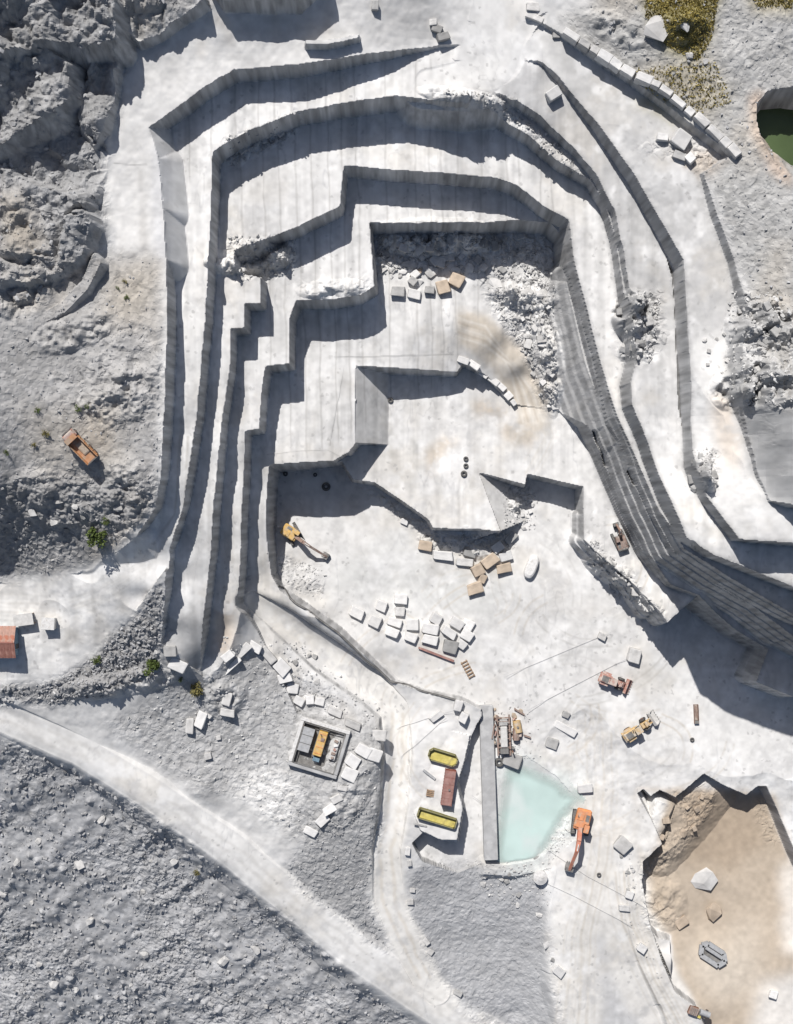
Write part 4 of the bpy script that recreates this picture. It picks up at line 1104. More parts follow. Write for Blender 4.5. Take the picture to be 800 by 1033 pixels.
scatter([(380, 262), (470, 260), (480, 275), (440, 284), (382, 284)], 14, (5, 11), 'pale stone scattered over the sunlit side of the rock heap', 'stones on the sunlit side of the heap', ('rawstone', 'marble'), 'boulder', .8, 31)
scatter([(505, 298), (556, 300), (560, 415), (546, 405), (535, 365), (515, 330)], 34, (4, 11), 'loose stone on the scree beside the curved ramp', 'stones of the scree beside the ramp', ('rawstone', 'marble'), 'boulder', .8, 4)
scatter([(512, 505), (532, 498), (540, 512), (530, 535), (514, 528)], 16, (3.5, 7), 'small stone spilled from the notch onto the quarry floor', 'stones spilled from the notch', ('marble', 'rawstone'), 'boulder', .8, 5)
scatter([(630, 298), (666, 296), (664, 330), (655, 362), (632, 358)], 12, (5, 12), 'dark broken stone in the slump on the right bench', 'stones of the right bench slump', ('greystone', 'rawstone'), 'boulder', .9, 6)
scatter([(742, 300), (792, 300), (790, 340), (795, 400), (745, 410), (740, 385), (765, 360)], 22, (5, 13), 'rough stone in the slide below the right plateau', 'stones of the slide below the plateau', ('greystone', 'rawstone'), 'boulder', .9, 7)
scatter([(698, 455), (722, 455), (720, 488), (706, 496)], 7, (5, 10), 'broken stone wedged at the bend of the right wall', 'stones at the bend of the right wall', ('greystone',), 'boulder', .9, 8)
scatter([(0, 775), (150, 845), (300, 962), (380, 1028), (0, 1028)], 28, (5, 13), 'grey boulder on the great dump slope', 'boulders on the dump slope', ('rawstone',), 'boulder', .9, 9, .12, 22, only_rock=True)
scatter([(0, 482), (140, 480), (145, 515), (95, 562), (0, 575)], 12, (4, 9), 'grey stone on the rubble bank above the left road', 'stones on the left rubble bank', ('rawstone', 'greystone'), 'boulder', .7, 10, .25, 8, only_rock=True)
scatter([(10, 698), (70, 690), (110, 660), (150, 625), (160, 660), (110, 695), (60, 708)], 14, (4, 9), 'grey stone on the bank between the two left roads', 'stones on the bank between the left roads', ('rawstone', 'greystone'), 'boulder', .75, 11, .25, 6, only_rock=True)
scatter([(592, 552), (602, 552), (640, 588), (664, 618), (655, 628), (630, 604), (600, 578)], 10, (4, 10), 'dark jagged stone under the broken ledge edge', 'stones under the broken ledge', ('greystone', 'rawstone'), 'boulder', .9, 12)
scatter([(705, 330), (740, 335), (738, 380), (712, 385)], 8, (3, 7), 'small stone littering the pale shelf at the right', 'stones on the pale right shelf', ('greystone', 'rawstone'), 'boulder', .8, 13)
scatter([(488, 712), (525, 712), (530, 725), (490, 728)], 8, (3.5, 8), 'small stone at the head of the concrete wall', 'stones at the head of the concrete wall', ('rawstone', 'tanstone'), 'boulder', .8, 14)
scatter([(476, 868), (520, 876), (530, 920), (505, 905), (478, 890)], 10, (3.5, 8), 'small stone on the bank below the concrete wall', 'stones below the concrete wall', ('rawstone', 'greystone'), 'boulder', .8, 15)
scatter([(280, 650), (320, 660), (330, 690), (300, 690)], 8, (4, 8), 'small grey stone between ramp and crooked block line', 'stones beside the ramp', ('greystone', 'rawstone'), 'boulder', .8, 16)
scatter([(640, 870), (645, 905), (625, 905), (622, 875)], 5, (3.5, 7), 'little stone on the strip beside the pit wall', 'stones beside the pit wall', ('greystone', 'rawstone'), 'boulder', .8, 17)
scatter([(230, 143), (300, 117), (305, 132), (235, 165)], 12, (4, 8), 'fallen stone at the foot of the upper bench wall', 'stones at the upper bench foot', ('rawstone', 'greystone'), 'boulder', .8, 18)
scatter([(210, 690), (290, 690), (300, 770), (240, 790), (200, 760)], 12, (3.5, 8), 'pale stone on the waste ground left of the enclosure', 'stones left of the enclosure', ('rawstone', 'marble'), 'boulder', .8, 19, .2, 7)
scatter([(678, 800), (715, 795), (700, 840), (668, 880), (655, 905), (660, 860)], 10, (4, 9), 'tan stone on the brown heap at the pit wall', 'stones of the brown pit heap', ('tanstone',), 'boulder', .8, 23)

# rounded white block
x, y, z = ground(536, 572, .8)
mb = MB()
prof = []
for i in range(28):
    t = 2 * math.pi * i / 28
    prof.append((2.7 * math.copysign(abs(math.cos(t)) ** .75, math.cos(t)), 1.25 * math.copysign(abs(math.sin(t)) ** .8, math.sin(t))))
rings = [(1.0, -.05), (1.0, .9), (.92, 1.35), (.7, 1.6)]
lv = [[mb.bm.verts.new((a * k, b * k, h)) for a, b in prof] for k, h in rings]
for r0, r1 in zip(lv[:-1], lv[1:]):
    for i in range(28):
        mb.bm.faces.new((r0[i], r0[(i + 1) % 28], r1[(i + 1) % 28], r1[i]))
mb.bm.faces.new(lv[-1])
mb.bm.faces.new(lv[0][::-1])
o = mb.build('rounded_block', 'marble')
o.location = (x, y, z)
o.rotation_euler = (0, 0, math.radians(-112))
tag(o, 'long white block with rounded ends lying alone on the floor', 'block')
# ------------------------------------------------------------------ machines
def tyre_part(parent, c, R, w, rim='rusty'):
    mb = MB()
    mb.ring(c, R * .72, R * .28, 18, 'Y')
    o = mb.build('wheel', 'black', parent)
    MB().rod((c[0], c[1] - w * .32, c[2]), (c[0], c[1] + w * .32, c[2]), R * .52, seg=14).build('rim', rim, o)
    return o

def wheel_loader(label, px, py, ang, paint_, bucket, bend=0, L=1.0):
    t = thing('wheel_loader', label, 'loader', px, py, ang, 'wheel loaders on the quarry floor')
    b = MB().box((-2.2 * L, 0, 1.75), (3.0 * L, 1.9, 1.3), bevel=.15, taper=.93)
    b.box((-3.6 * L, 0, 1.35), (.5, 2.3, 1.1), bevel=.1)
    b.box((-.9 * L, 0, 1.2), (1.6, 1.5, .6), bevel=.05)
    b.build('rear_body', paint_, t)
    MB().box((-2.5 * L, 0, 2.44), (1.5, 1.3, .08)).box((-2.5 * L, .35, 2.5), (1.3, .12, .08)).box((-2.5 * L, -.35, 2.5), (1.3, .12, .08)).build('engine_grille', 'dark', t)
    MB().rod((-1.5 * L, .6, 2.4), (-1.5 * L, .6, 3.2), .09).build('exhaust_pipe', 'dark', t)
    for s in (-1, 1):
        MB().box((-2.4 * L, s * 1.2, 1.78), (1.9, .6, .12), bevel=.03).build('fender', paint_, t)
    cab = MB().box((-.55, 0, 2.45), (1.5, 1.45, 1.5), bevel=.08, taper=.9).build('cab', 'glass', t)
    MB().box((-.55, 0, 3.25), (1.6, 1.5, .14), bevel=.04).build('cab_roof', paint_, cab)
    for sx in (-1, 1):
        for sy in (-1, 1):
            MB().rod((-.55 + sx * .7, sy * .68, 1.75), (-.55 + sx * .66, sy * .64, 3.2), .06).build('cab_post', paint_, cab)
    MB().box((1.3 * L, 0, 1.25), (1.9, 1.3, .8), bevel=.12).box((1.5 * L, 0, 1.85), (.7, 1.0, .7), bevel=.1).build('front_frame', paint_, t)
    for s in (-1, 1):
        MB().beam((1.2 * L, s * .45, 2.1), (2.9 * L, s * .5, .75), .26, .5, .22, .36).build('lift_arm', paint_, t)
        MB().rod((1.1 * L, s * .25, 1.3), (2.3 * L, s * .42, 1.1), .11).build('hydraulic_ram', 'lightgrey', t)
    k = MB().prism([(2.75 * L, .1), (4.15 * L, .12), (4.15 * L, .2), (3.05 * L, .26), (2.95 * L, .9), (3.3 * L, 1.45), (3.2 * L, 1.5), (2.75 * L, .95)], -1.6, 1.6)
    for s in (-1, 1):
        k.prism([(2.8 * L, .1), (4.1 * L, .15), (3.3 * L, 1.45), (2.8 * L, .95)], s * 1.6 - .05, s * 1.6 + .05)
    kb = k.build('bucket', bucket, t)
    for i in range(6):
        MB().box((4.22 * L, -1.45 + i * .58, .15), (.3, .16, .1)).build('tooth', 'dark', kb)
    for sx in (-2.3 * L, 1.35 * L):
        for s in (-1, 1):
            tyre_part(t, (sx, s * 1.15, .85), .85, .7)
    return t
wheel_loader('dusty red wheel loader on the open quarry floor', 620, 688, 21, 'dustyred', 'dustyred', L=.92)
wheel_loader('dusty yellow wheel loader carrying a pale empty bucket', 645, 734, -33, 'dustyyel', 'lightgrey', L=1.1)

def excavator(label, px, py, track_ang, turn, paint_, boom_mat, reach=1.0, bucket_mat='dark', sz=1.0, fold=1.0, hcol='dark'):
    t = thing('excavator', label, 'excavator', px, py, track_ang)
    t.scale = (sz, sz, sz)
    for s in (-1, 1):
        pr = []
        for i in range(8):
            a = math.pi / 2 + math.pi * i / 7
            pr.append((-1.75 + .45 * math.cos(a), .45 + .45 * math.sin(a)))
        for i in range(8):
            a = -math.pi / 2 + math.pi * i / 7
            pr.append((1.75 + .45 * math.cos(a), .45 + .45 * math.sin(a)))
        tr = MB().prism(pr, s * 1.2 - .3, s * 1.2 + .3).build('track', 'black', t)
        for i in range(11):
            MB().box((-1.75 + i * .35, s * 1.2, .92), (.14, .58, .07)).build('track_shoe', 'dark', tr)
    MB().box((0, 0, .55), (2.2, 1.9, .5), bevel=.1).rod((0, 0, .7), (0, 0, 1.1), .7, seg=16).build('undercarriage', 'dark', t)
    R = Matrix.Rotation(math.radians(-turn), 4, 'Z')
    def add(mb, name, mat, par=t):
        bmesh.ops.transform(mb.bm, matrix=R, verts=mb.bm.verts)
        return mb.build(name, mat, par)
    hs = add(MB().box((-.75, 0, 1.6), (2.9, 2.5, .95), bevel=.16).box((.55, -.75, 1.45), (.9, .9, .7), bevel=.1), 'housing', paint_)
    add(MB().box((-2.2, 0, 1.55), (.7, 2.5, 1.05), bevel=.2), 'counterweight', paint_ if hcol == 'paint' else hcol)
    add(MB().box((-1.2, -.5, 2.12), (1.1, 1.1, .12), bevel=.03), 'engine_hood', paint_, hs)
    add(MB().box((-1.2, .7, 2.1), (1.1, .6, .06)), 'vent', 'dark', hs)
    add(MB().rod((-1.3, -.95, 2.0), (-1.3, -.95, 2.6), .08), 'exhaust_pipe', 'dark', hs)
    cb = add(MB().box((.5, .78, 2.05), (1.4, .9, 1.7), bevel=.1, taper=.92), 'cab', 'glass')
    add(MB().box((.45, .78, 2.93), (1.35, .9, .1), bevel=.03), 'cab_roof', paint_, cb)
    for dx in (-.62, .62):
        for dy in (-.38, .38):
            add(MB().rod((.5 + dx, .78 + dy, 1.2), (.5 + dx * .93, .78 + dy * .93, 2.9), .05), 'cab_post', paint_, cb)
    e = Vector((3.3 * reach, -.1, 4.1 - .7 * (reach - 1)))
    tip = Vector((3.3 * reach + 2.6 * reach * fold, -.1, 1.6))
    add(MB().beam((.6, -.1, 1.5), (2.0 * reach, -.1, 3.6), .7, .8, .65, .9).beam((1.9 * reach, -.1, 3.5), tuple(e), .65, .9, .5, .55), 'boom', boom_mat)
    add(MB().beam(tuple(e + Vector((-.5, 0, .25))), tuple(tip), .5, .65, .4, .45), 'stick', boom_mat)
    for s in (-1, 1):
        add(MB().rod((1.0, -.1 + s * .38, 1.3), (2.1 * reach, -.1 + s * .38, 3.2), .1), 'hydraulic_ram', 'lightgrey')
    add(MB().rod((2.2 * reach, -.1, 4.1), tuple(e + Vector((-.4, 0, .5))), .1), 'hydraulic_ram', 'lightgrey')
    x, z = tip.x, tip.z
    k = MB().prism([(x - .3, z + .1), (x + .35, z + .05), (x + .45, z - .9), (x - .1, z - 1.35), (x - .85, z - 1.2), (x - .35, z - 1.05), (x + .1, z - .75), (x + .05, z - .15)], -.75, .55)
    kb = add(k, 'bucket', bucket_mat)
    for i in range(4):
        add(MB().box((x - .95, -.6 + i * .33, z - 1.2), (.3, .13, .1)), 'tooth', 'dark', kb)
    return t
excavator('yellow excavator in the corner of the floor, arm reaching out', 296, 539, 60, -27, 'yellow', 'rusty', 1.42, 'dark', 1.05, 1.0, 'paint')
excavator('orange excavator with red arm beside the turquoise pool', 586, 830, 96, 8, 'orange', 'redor', 1.36, 'dark', 1.3, 1.0, 'paint')
excavator('rusty brown excavator parked on the ledge below the right wall', 626, 545, 65, -172, 'rusty', 'rusty', .82, 'dark', .92, .5, 'dark')

def dump_truck():
    t = thing('dump_truck', 'old orange dump truck standing on the left hill', 'truck', 81, 448, 48, lean=True)
    MB().box((0, 0, .95), (7.0, 1.0, .35)).build('chassis', 'dark', t)
    cab = MB().box((-2.75, 0, 1.9), (1.6, 2.4, 1.7), bevel=.15, taper=.92).build('cab', 'dustyred', t)
    MB().box((-3.56, 0, 2.15), (.06, 2.0, .7)).build('windscreen', 'glass', cab)
    MB().box((-2.75, 0, 2.8), (1.1, 1.6, .1), bevel=.03).build('cab_roof', 'dustyred', cab)
    MB().box((-3.7, 0, .9), (.3, 2.5, .5), bevel=.06).build('bumper', 'dark', t)
    bed = MB().box((.9, 0, 1.42), (5.2, 2.6, .16)).build('bed', 'dustyor', t)
    for s in (-1, 1):
        MB().box((.9, s * 1.27, 2.0), (5.2, .1, 1.05)).build('side_board', 'dustyor', bed)
        for i in range(5):
            MB().box((-1.3 + i * 1.1, s * 1.36, 2.0), (.14, .1, 1.0)).build('rib', 'dustyor', bed)
    MB().box((-1.75, 0, 2.2), (.12, 2.6, 1.5)).box((-2.2, 0, 2.95), (1.0, 2.5, .1)).build('head_board', 'dustyor', bed)
    MB().box((3.45, 0, 1.9), (.1, 2.6, .9), ry=.2).build('tail_board', 'dark', bed)
    MB().box((.6, .1, 1.62), (3.0, 1.7, .3), bevel=.12, taper=.7).build('load', 'tanstone', t, 'small heap of tan rubble in the bed')
    for x in (-2.6, 1.3, 2.6):
        for s in (-1, 1):
            tyre_part(t, (x, s * 1.08, .55), .55, .45)
dump_truck()

# shed with a red roof, cut by the left edge of the picture
t = thing('shed', 'shed with a rust red gable roof at the left edge', 'shed', -20, 648, 0, h=3.5)
MB().box((-1, 0, 1.35), (15.6, 5.6, 2.7)).build('wall', 'blue', t)
MB().prism([(-2.8, 2.7), (2.8, 2.7), (0, 3.75)], -.1, .1).build('gable', 'blue', t).matrix_local = Matrix.Translation((6.65, 0, 0)) @ Matrix.Rotation(math.pi / 2, 4, 'Z')
for s, mat in ((1, 'rooffade'), (-1, 'roofred')):
    rf = bpy.data.objects.new('roof_slope', None)
    COL.objects.link(rf)
    rf.parent = t
    for i in range(13):
        x = -8.6 + i * 1.25
        o = MB().box((0, 0, 0), (1.22, 3.5, .07)).box((-.3, 0, .05), (.12, 3.5, .06)).box((.3, 0, .05), (.12, 3.5, .06)).build('roof_sheet', mat, rf)
        o.location = (x, s * 1.62, 3.28 + RNG.uniform(-.01, .02))
        o.rotation_euler = (-s * .36, 0, RNG.uniform(-.008, .008))
MB().box((-1.0, 0, 3.92), (15.4, .35, .1)).build('ridge_cap', 'roofred', t)
MB().box((6.83, -1.0, 1.05), (.08, 1.0, 2.1)).build('door', 'dark', t)
t = thing('lean_to', 'low pale flat-roofed lean-to beside the red shed', 'lean-to', 24, 625, -8, h=2)
MB().box((0, 0, 2.05), (4.0, 2.4, .14), rx=.05).build('roof', 'lightgrey', t)
for sx in (-1, 1):
    for sy in (-1, 1):
        MB().box((sx * 1.8, sy * 1.0, 1.0), (.14, .14, 2.0)).build('post', 'wood', t)
MB().box((0, .95, .95), (3.4, .1, 1.8)).build('back_board', 'lightgrey', t)
t = thing('white_cabin', 'small white box cabin on the road near the shed', 'cabin', 49, 629, 3, h=1.6)
MB().box((0, 0, 1.0), (2.5, 2.3, 2.0), bevel=.06).build('body', 'lightgrey', t)
MB().box((0, 0, 2.08), (2.7, 2.5, .12), bevel=.03).build('roof', 'marble', t)
MB().box((.3, -1.17, .9), (.8, .06, 1.7)).build('door', 'grey', t)

# walled enclosure with the yellow machine
A_ = 17
t = thing('walled_enclosure', 'low walled rectangular enclosure around the yellow machine', 'enclosure', 322, 754, A_, h=1)
for (x, y, sx, sy) in ((0, 5.0, 11.0, .8), (0, -5.0, 11.0, .8), (-5.1, 0, .8, 9.1), (5.1, 0, .8, 9.1)):
    MB().box((x, y, .85), (sx, sy, 1.7), bevel=.1).build('wall', 'concrete' if y < 0 or x > 0 else 'marble', t)
MB().box((0, 0, .06), (9.3, 9.1, .1)).build('slab', 'dark', t)
for x, y, sx, sy in ((0, 4.45, 9.2, .18), (-4.55, 0, .18, 9.0), (4.55, 0, .18, 9.0), (0, -4.45, 9.2, .18)):
    MB().box((x, y, 1.78), (sx, sy, .14)).build('rail', 'dark', t)
p = thing('roofed_cabinet', 'grey three-panelled cabinet left of the yellow machine', 'cabinet', 309, 746, A_, h=1.8)
MB().box((0, 0, .9), (2.3, 5.2, 1.7)).build('body', 'dark', p)
for i in range(3):
    MB().box((0, -1.8 + i * 1.8, 1.82), (2.5, 1.66, .12), bevel=.02).build('panel', 'grey', p)
g = thing('yellow_generator', 'yellow machine with a ribbed housing inside the walled enclosure', 'generator', 323, 751, A_, h=1.8)
MB().box((0, 0, .3), (2.2, 6.4, .5)).build('skid', 'dark', g)
MB().box((0, .2, 1.35), (1.9, 5.4, 1.6), bevel=.12).build('housing', 'yellow', g)
for i in range(4):
    MB().box((0, -1.9 + i * 1.4, 2.2), (1.5, .12, .1)).build('roof_rib', 'orange', g)
MB().box((.2, 1.2, 2.2), (.8, .8, .25), bevel=.05).build('hatch', 'rusty', g)
MB().rod((-.4, 2.2, 2.1), (-.4, 2.2, 2.8), .12).build('exhaust_pipe', 'dark', g)
MB().box((.1, -3.4, .9), (1.5, .9, .9), bevel=.06).build('radiator', 'blue', g)
d = thing('scrap_crate', 'pale cluttered crate right of the yellow machine', 'crate', 337, 756, A_, h=1)
MB().box((0, 0, .5), (1.5, 4.6, .9), bevel=.05).build('box', 'lightgrey', d)
for i in range(5):
    MB().box((RNG.uniform(-.3, .3), -1.8 + i * .9, 1.1), (RNG.uniform(.5, 1), .5, .35), rz=RNG.uniform(-.5, .5), bevel=.05).build('scrap_piece', RNG.choice(['rusty', 'dustyred', 'marble', 'grey']), d)

# skips and container in the yard
def skip(label, px, py, ang, L, W, H, chamfer):
    t = thing('open_skip', label, 'skip', px, py, ang, 'yellow open skips in the yard', h=1.5)
    c = chamfer
    out = [(-L / 2 + c, -W / 2), (L / 2 - c, -W / 2), (L / 2, -W / 2 + c), (L / 2, W / 2 - c), (L / 2 - c, W / 2), (-L / 2 + c, W / 2), (-L / 2, W / 2 - c), (-L / 2, -W / 2 + c)]
    n = len(out)
    w = .16
    for i in range(n):
        a, b = Vector(out[i] + (0,)), Vector(out[(i + 1) % n] + (0,))
        m_ = (a + b) / 2
        dd = b - a
        nn = Vector((-dd.y, dd.x, 0)).normalized()
        MB().box((m_ + nn * w * .5) + Vector((0, 0, H / 2)), (dd.length, w, H), rz=math.atan2(dd.y, dd.x)).build('side_plate', 'darkgreen', t)
        MB().box((m_ + nn * .12) + Vector((0, 0, H + .04)), (dd.length + .06, .26, .1), rz=math.atan2(dd.y, dd.x)).build('rim', 'darkgreen', t)
    mb = MB()
    mb.bm.faces.new([mb.bm.verts.new((x * .94, y * .9, .5)) for x, y in out])
    mb.build('load', 'olive', t, 'yellow load in the skip')
    return t
skip('shorter yellow open skip at the top of the yard', 447, 764.5, 17, 6.6, 2.7, 1.3, .75)
skip('longer yellow open skip at the bottom of the yard', 441, 826, 17, 8.8, 2.3, 1.3, .3)
t = thing('shipping_container', 'brick red closed container between the two yellow skips', 'container', 452.5, 795, 98, h=2.4)
MB().box((0, 0, 1.25), (7.6, 2.3, 2.3)).build('body', 'boxred', t)
for s in (-1, 1):
    for i in range(12):
        MB().box((-3.4 + i * .62, s * 1.17, 1.25), (.26, .06, 2.1)).build('side_rib', 'boxred', t)
for i in range(5):
    MB().box((-3.0 + i * 1.5, 0, 2.44), (1.42, 2.2, .06)).build('roof_panel', 'boxred', t)
for sx in (-1, 1):
    for sy in (-1, 1):
        MB().box((sx * 3.76, sy * 1.12, 1.25), (.16, .16, 2.5)).build('corner_post', 'boxred', t)
MB().rod((.3, .2, 2.42), (.3, .2, 2.75), .22).build('roof_vent', 'dark', t)
t = thing('pallet', 'small rusty pallet of scrap left of the red container', 'pallet', 434, 800, 10, h=.4)
for i in range(4):
    MB().box((0, -.6 + i * .4, .28), (1.7, .26, .08)).build('slat', 'wood', t)
for i in range(3):
    MB().box((-.75 + i * .75, 0, .12), (.12, 1.5, .22)).build('bearer', 'wood', t)
tag(MB().box((0, 0, .25), (3.4, .5, .5), bevel=.05).build('steel_trough', 'grey'), 'short grey steel trough lying beside the shorter yellow skip', 'trough').location = ground(433, 781, .3)
bpy.data.objects['steel_trough'].rotation_euler[2] = math.radians(-38)
o = tag(MB().box((0, 0, .15), (3.0, .35, .3), bevel=.03).build('concrete_kerb', 'greystone'), 'short grey kerb stone just left of the longer yellow skip', 'kerb')
o.location = ground(424, 832, .2)
o.rotation_euler[2] = math.radians(-12)

# long concrete wall beside the pool
a, b = Vector(world_at(490.5, 712, 1.2)), Vector(world_at(495.5, 868, .8))
dd = b - a
t = thing('concrete_wall', 'long flat-topped grey concrete wall left of the turquoise pool', 'wall', 493, 790, 0, h=0)
t.location = ((a.x + b.x) / 2, (a.y + b.y) / 2, -1.15)
t.rotation_euler[2] = math.atan2(dd.y, dd.x)
MB().box((0, 0, 1.2), (dd.length, 3.0, 2.6), bevel=.12).build('wall_body', 'concrete', t)
MB().box((0, 1.42, 2.56), (dd.length - .4, .14, .14)).build('kerb', 'concrete', t)
# rusty plant at the head of the pool
t = thing('rusty_plant', 'rusty block-cutting plant at the head of the concrete wall', 'machine', 509, 742, 88, h=1.5)
for y in (-1.5, 1.2):
    MB().box((0, y, .95), (9.0, .35, .5)).build('rail', 'rusty', t)
for i in range(5):
    MB().box((-3.8 + i * 1.9, -.15, .7), (.25, 2.6, .3)).build('cross_beam', 'rusty', t)
MB().box((.2, -.15, 1.7), (4.6, 1.5, 1.3), bevel=.15).build('carriage', 'lightgrey', t)
MB().box((-2.9, -.15, 1.6), (1.3, 1.7, 1.1), bevel=.1).build('motor', 'greystone', t)
MB().box((3.3, -.15, 1.5), (1.5, 1.9, 1.0), bevel=.1).build('gear_box', 'dark', t)
MB().rod((-3.6, -1.9, .4), (-3.6, -1.9, 3.0), .16).rod((3.6, 1.7, .4), (3.6, 1.7, 2.6), .16).build('column', 'rusty', t)
MB().rod((-1.4, 2.6, .9), (1.2, 2.6, .9), .75, seg=14).build('side_roller', 'rusty', t)
MB().box((-.6, 3.4, .7), (2.2, .8, 1.2), bevel=.1).build('control_box', 'dustyred', t)
for i in range(14):
    MB().box((RNG.uniform(-4, 4), RNG.choice((-2.3, 1.9)) + RNG.uniform(-.5, .5), RNG.uniform(.4, .9)), (RNG.uniform(.5, 1.5), RNG.uniform(.2, .6), RNG.uniform(.3, .8)), rz=RNG.uniform(0, 3)).build('scrap_piece', RNG.choice(['rusty', 'dustyred', 'dark', 'tanstone']), t)
for i in range(4):
    MB().rod((-3.2 + i * 1.9, -1.5, 2.1), (-3.2 + i * 1.9, 1.2, 2.1), .1).build('cross_rod', 'rusty', t)
p = thing('tan_tank', 'tan tank lying right of the rusty plant', 'tank', 522, 733, 80, h=1)
MB().rod((-1.3, 0, .95), (1.3, 0, .95), .9, seg=16).build('shell', 'dustyyel', p)
for s in (-1, 1):
    MB().box((s * .8, 0, .25), (.3, 1.5, .5)).build('cradle', 'rusty', p)
MB().rod((0, 0, 1.8), (0, 0, 2.1), .25).build('hatch', 'dark', p)
for i, (px, py, L, ang, txt) in enumerate(((494, 727, 3.4, 60, 'rusty steel beam leaning at the left of the plant'), (497, 738, 2.8, 100, 'rusty steel beam on the wall left of the plant'), (524, 718, 2.6, 30, 'rusty steel beam at the top right of the plant'), (532, 743, 1.6, 20, 'short orange rusty beam right of the tan tank'))):
    x, y, z = ground(px, py, .4)
    o = tag(MB().box((0, 0, .5), (L, .3, .08)).box((0, 0, .26), (L, .1, .44)).box((0, 0, .04), (L, .3, .08)).build('steel_beam', 'rusty'), txt, 'beam', 'scrap beams round the plant')
    o.location = (x, y, zat(x, y) + (1.1 if i == 1 else 0))
    o.rotation_euler[2] = math.radians(-ang)
x, y, z = ground(440, 660, .4)
o = tag(MB().box((0, 0, .62), (8.4, .45, .1)).box((0, 0, .34), (8.4, .12, .5)).box((0, 0, .05), (8.4, .45, .1)).build('steel_beam', 'boxred'), 'long red steel beam along the lower side of the stocked blocks', 'beam')
o.location, o.rotation_euler[2] = (x, y, z), math.radians(-21)
t = thing('wooden_ladder', 'brown slatted wooden frame lying at the end of the stocked blocks', 'frame', 472, 675, 62, h=.3)
for y in (-.6, .6):
    MB().box((0, y, .15), (4.2, .16, .2)).build('side_rail', 'wood', t)
for i in range(6):
    MB().box((-1.8 + i * .72, 0, .3), (.24, 1.6, .1)).build('slat', 'wood', t)

# grey hexagonal tub and the machine at the bottom edge
t = thing('steel_tub', 'grey hexagonal steel tub on the tan pit floor', 'tub', 718.5, 962, 33, h=.8)
hx = [(-3.9, .5), (-2.6, 1.9), (2.4, 1.9), (3.9, .3), (2.9, -1.9), (-2.7, -1.9)]
for i in range(6):
    a, b = Vector(hx[i] + (0,)), Vector(hx[(i + 1) % 6] + (0,))
    dd, m_ = b - a, (a + b) / 2
    nn = Vector((dd.y, -dd.x, 0)).normalized()
    MB().beam(a * .82 + Vector((0, 0, .9)), b * .82 + Vector((0, 0, .9)), 1.0, .9).build('side_plate', 'grey', t)
MB().box((0, 0, .25), (5.2, 2.6, .2)).build('floor_plate', 'dark', t)
MB().box((.1, .45, 1.1), (4.6, .8, .35), bevel=.1).build('inner_ledge', 'grey', t)
t = thing('compressor', 'brown boxy compressor with grey tank at the bottom edge', 'compressor', 704, 1020, 20, h=1)
MB().box((-1.3, 0, .95), (2.2, 1.9, 1.3), bevel=.1).build('housing', 'rusty', t)
for i in range(4):
    MB().box((-1.9 + i * .4, 0, 1.64), (.12, 1.6, .08)).build('cooling_fin', 'dark', t)
MB().rod((.3, .2, .7), (2.6, .2, .7), .65, seg=14).build('air_tank', 'grey', t)
MB().box((.5, -1.0, .6), (.7, .5, .7), bevel=.05).build('battery_box', 'olive', t)
for x in (-1.8, 1.8):
    for s in (-1, 1):
        tyre_part(t, (x, s * .95, .35), .35, .25)
t = thing('rusty_trough', 'narrow rusty trough at the edge of the big shadow', 'trough', 702, 720, 88, h=.5)
for s in (-1, 1):
    MB().box((0, s * .45, .45), (4.2, .1, .8)).build('side_plate', 'rusty', t)
MB().box((0, 0, .1), (4.2, .9, .1)).build('floor_plate', 'rusty', t)
MB().box((1.8, 0, .5), (.7, .85, .7), bevel=.05).build('end_box', 'dark', t)

# round white tank
t = thing('water_tank', 'round white tank at the lower tip of the turquoise pool', 'tank', 545, 885, 0, h=1.2)
MB().rod((0, 0, 0), (0, 0, 1.5), 1.55, seg=28).build('shell', 'marble', t)
MB().rod((0, 0, 1.5), (0, 0, 1.85), 1.5, .5, seg=28).build('lid', 'marble', t)
MB().rod((.3, .2, 1.7), (.3, .2, 2.0), .25).build('hatch', 'lightgrey', t)

# tyres
for px, py, R, txt in ((470, 463, .55, 'black tyre on the fifth bench, topmost of the three'), (470, 470, .55, 'black tyre on the fifth bench, middle of the three'), (468, 478, .7, 'black tyre on the fifth bench, lowest of the three'), (394, 404, .6, 'black tyre at the foot of the pale sloping face'),
                       (329, 491, .95, 'large black tyre in the shade below the fourth bench'), (288, 478, .55, 'small black tyre in the shaded corner of the floor'), (318, 479, .45, 'small black tyre between the shaded corner and the large tyre'), (503.5, 769, 1.05, 'black tyre at the foot of the rusty plant'), (698, 746, .5, 'black tyre right of the yellow loader'), (604, 882, .5, 'black tyre on the road below the orange excavator')):
    x, y, z = ground(px, py, .2)
    o = tag(MB().ring((0, 0, .3), R * .68, R * .34).build('tyre', 'black'), txt, 'tyre', 'loose tyres')
    o.location = (x, y, z)
o = tag(MB().box((0, 0, 1.1), (.45, .45, 2.2), bevel=.05).box((0, 0, .1), (.9, .9, .2)).build('marker_post', 'marble'), 'white marker post left of the yellow excavator', 'post')
o.location = ground(281.5, 531, 1)

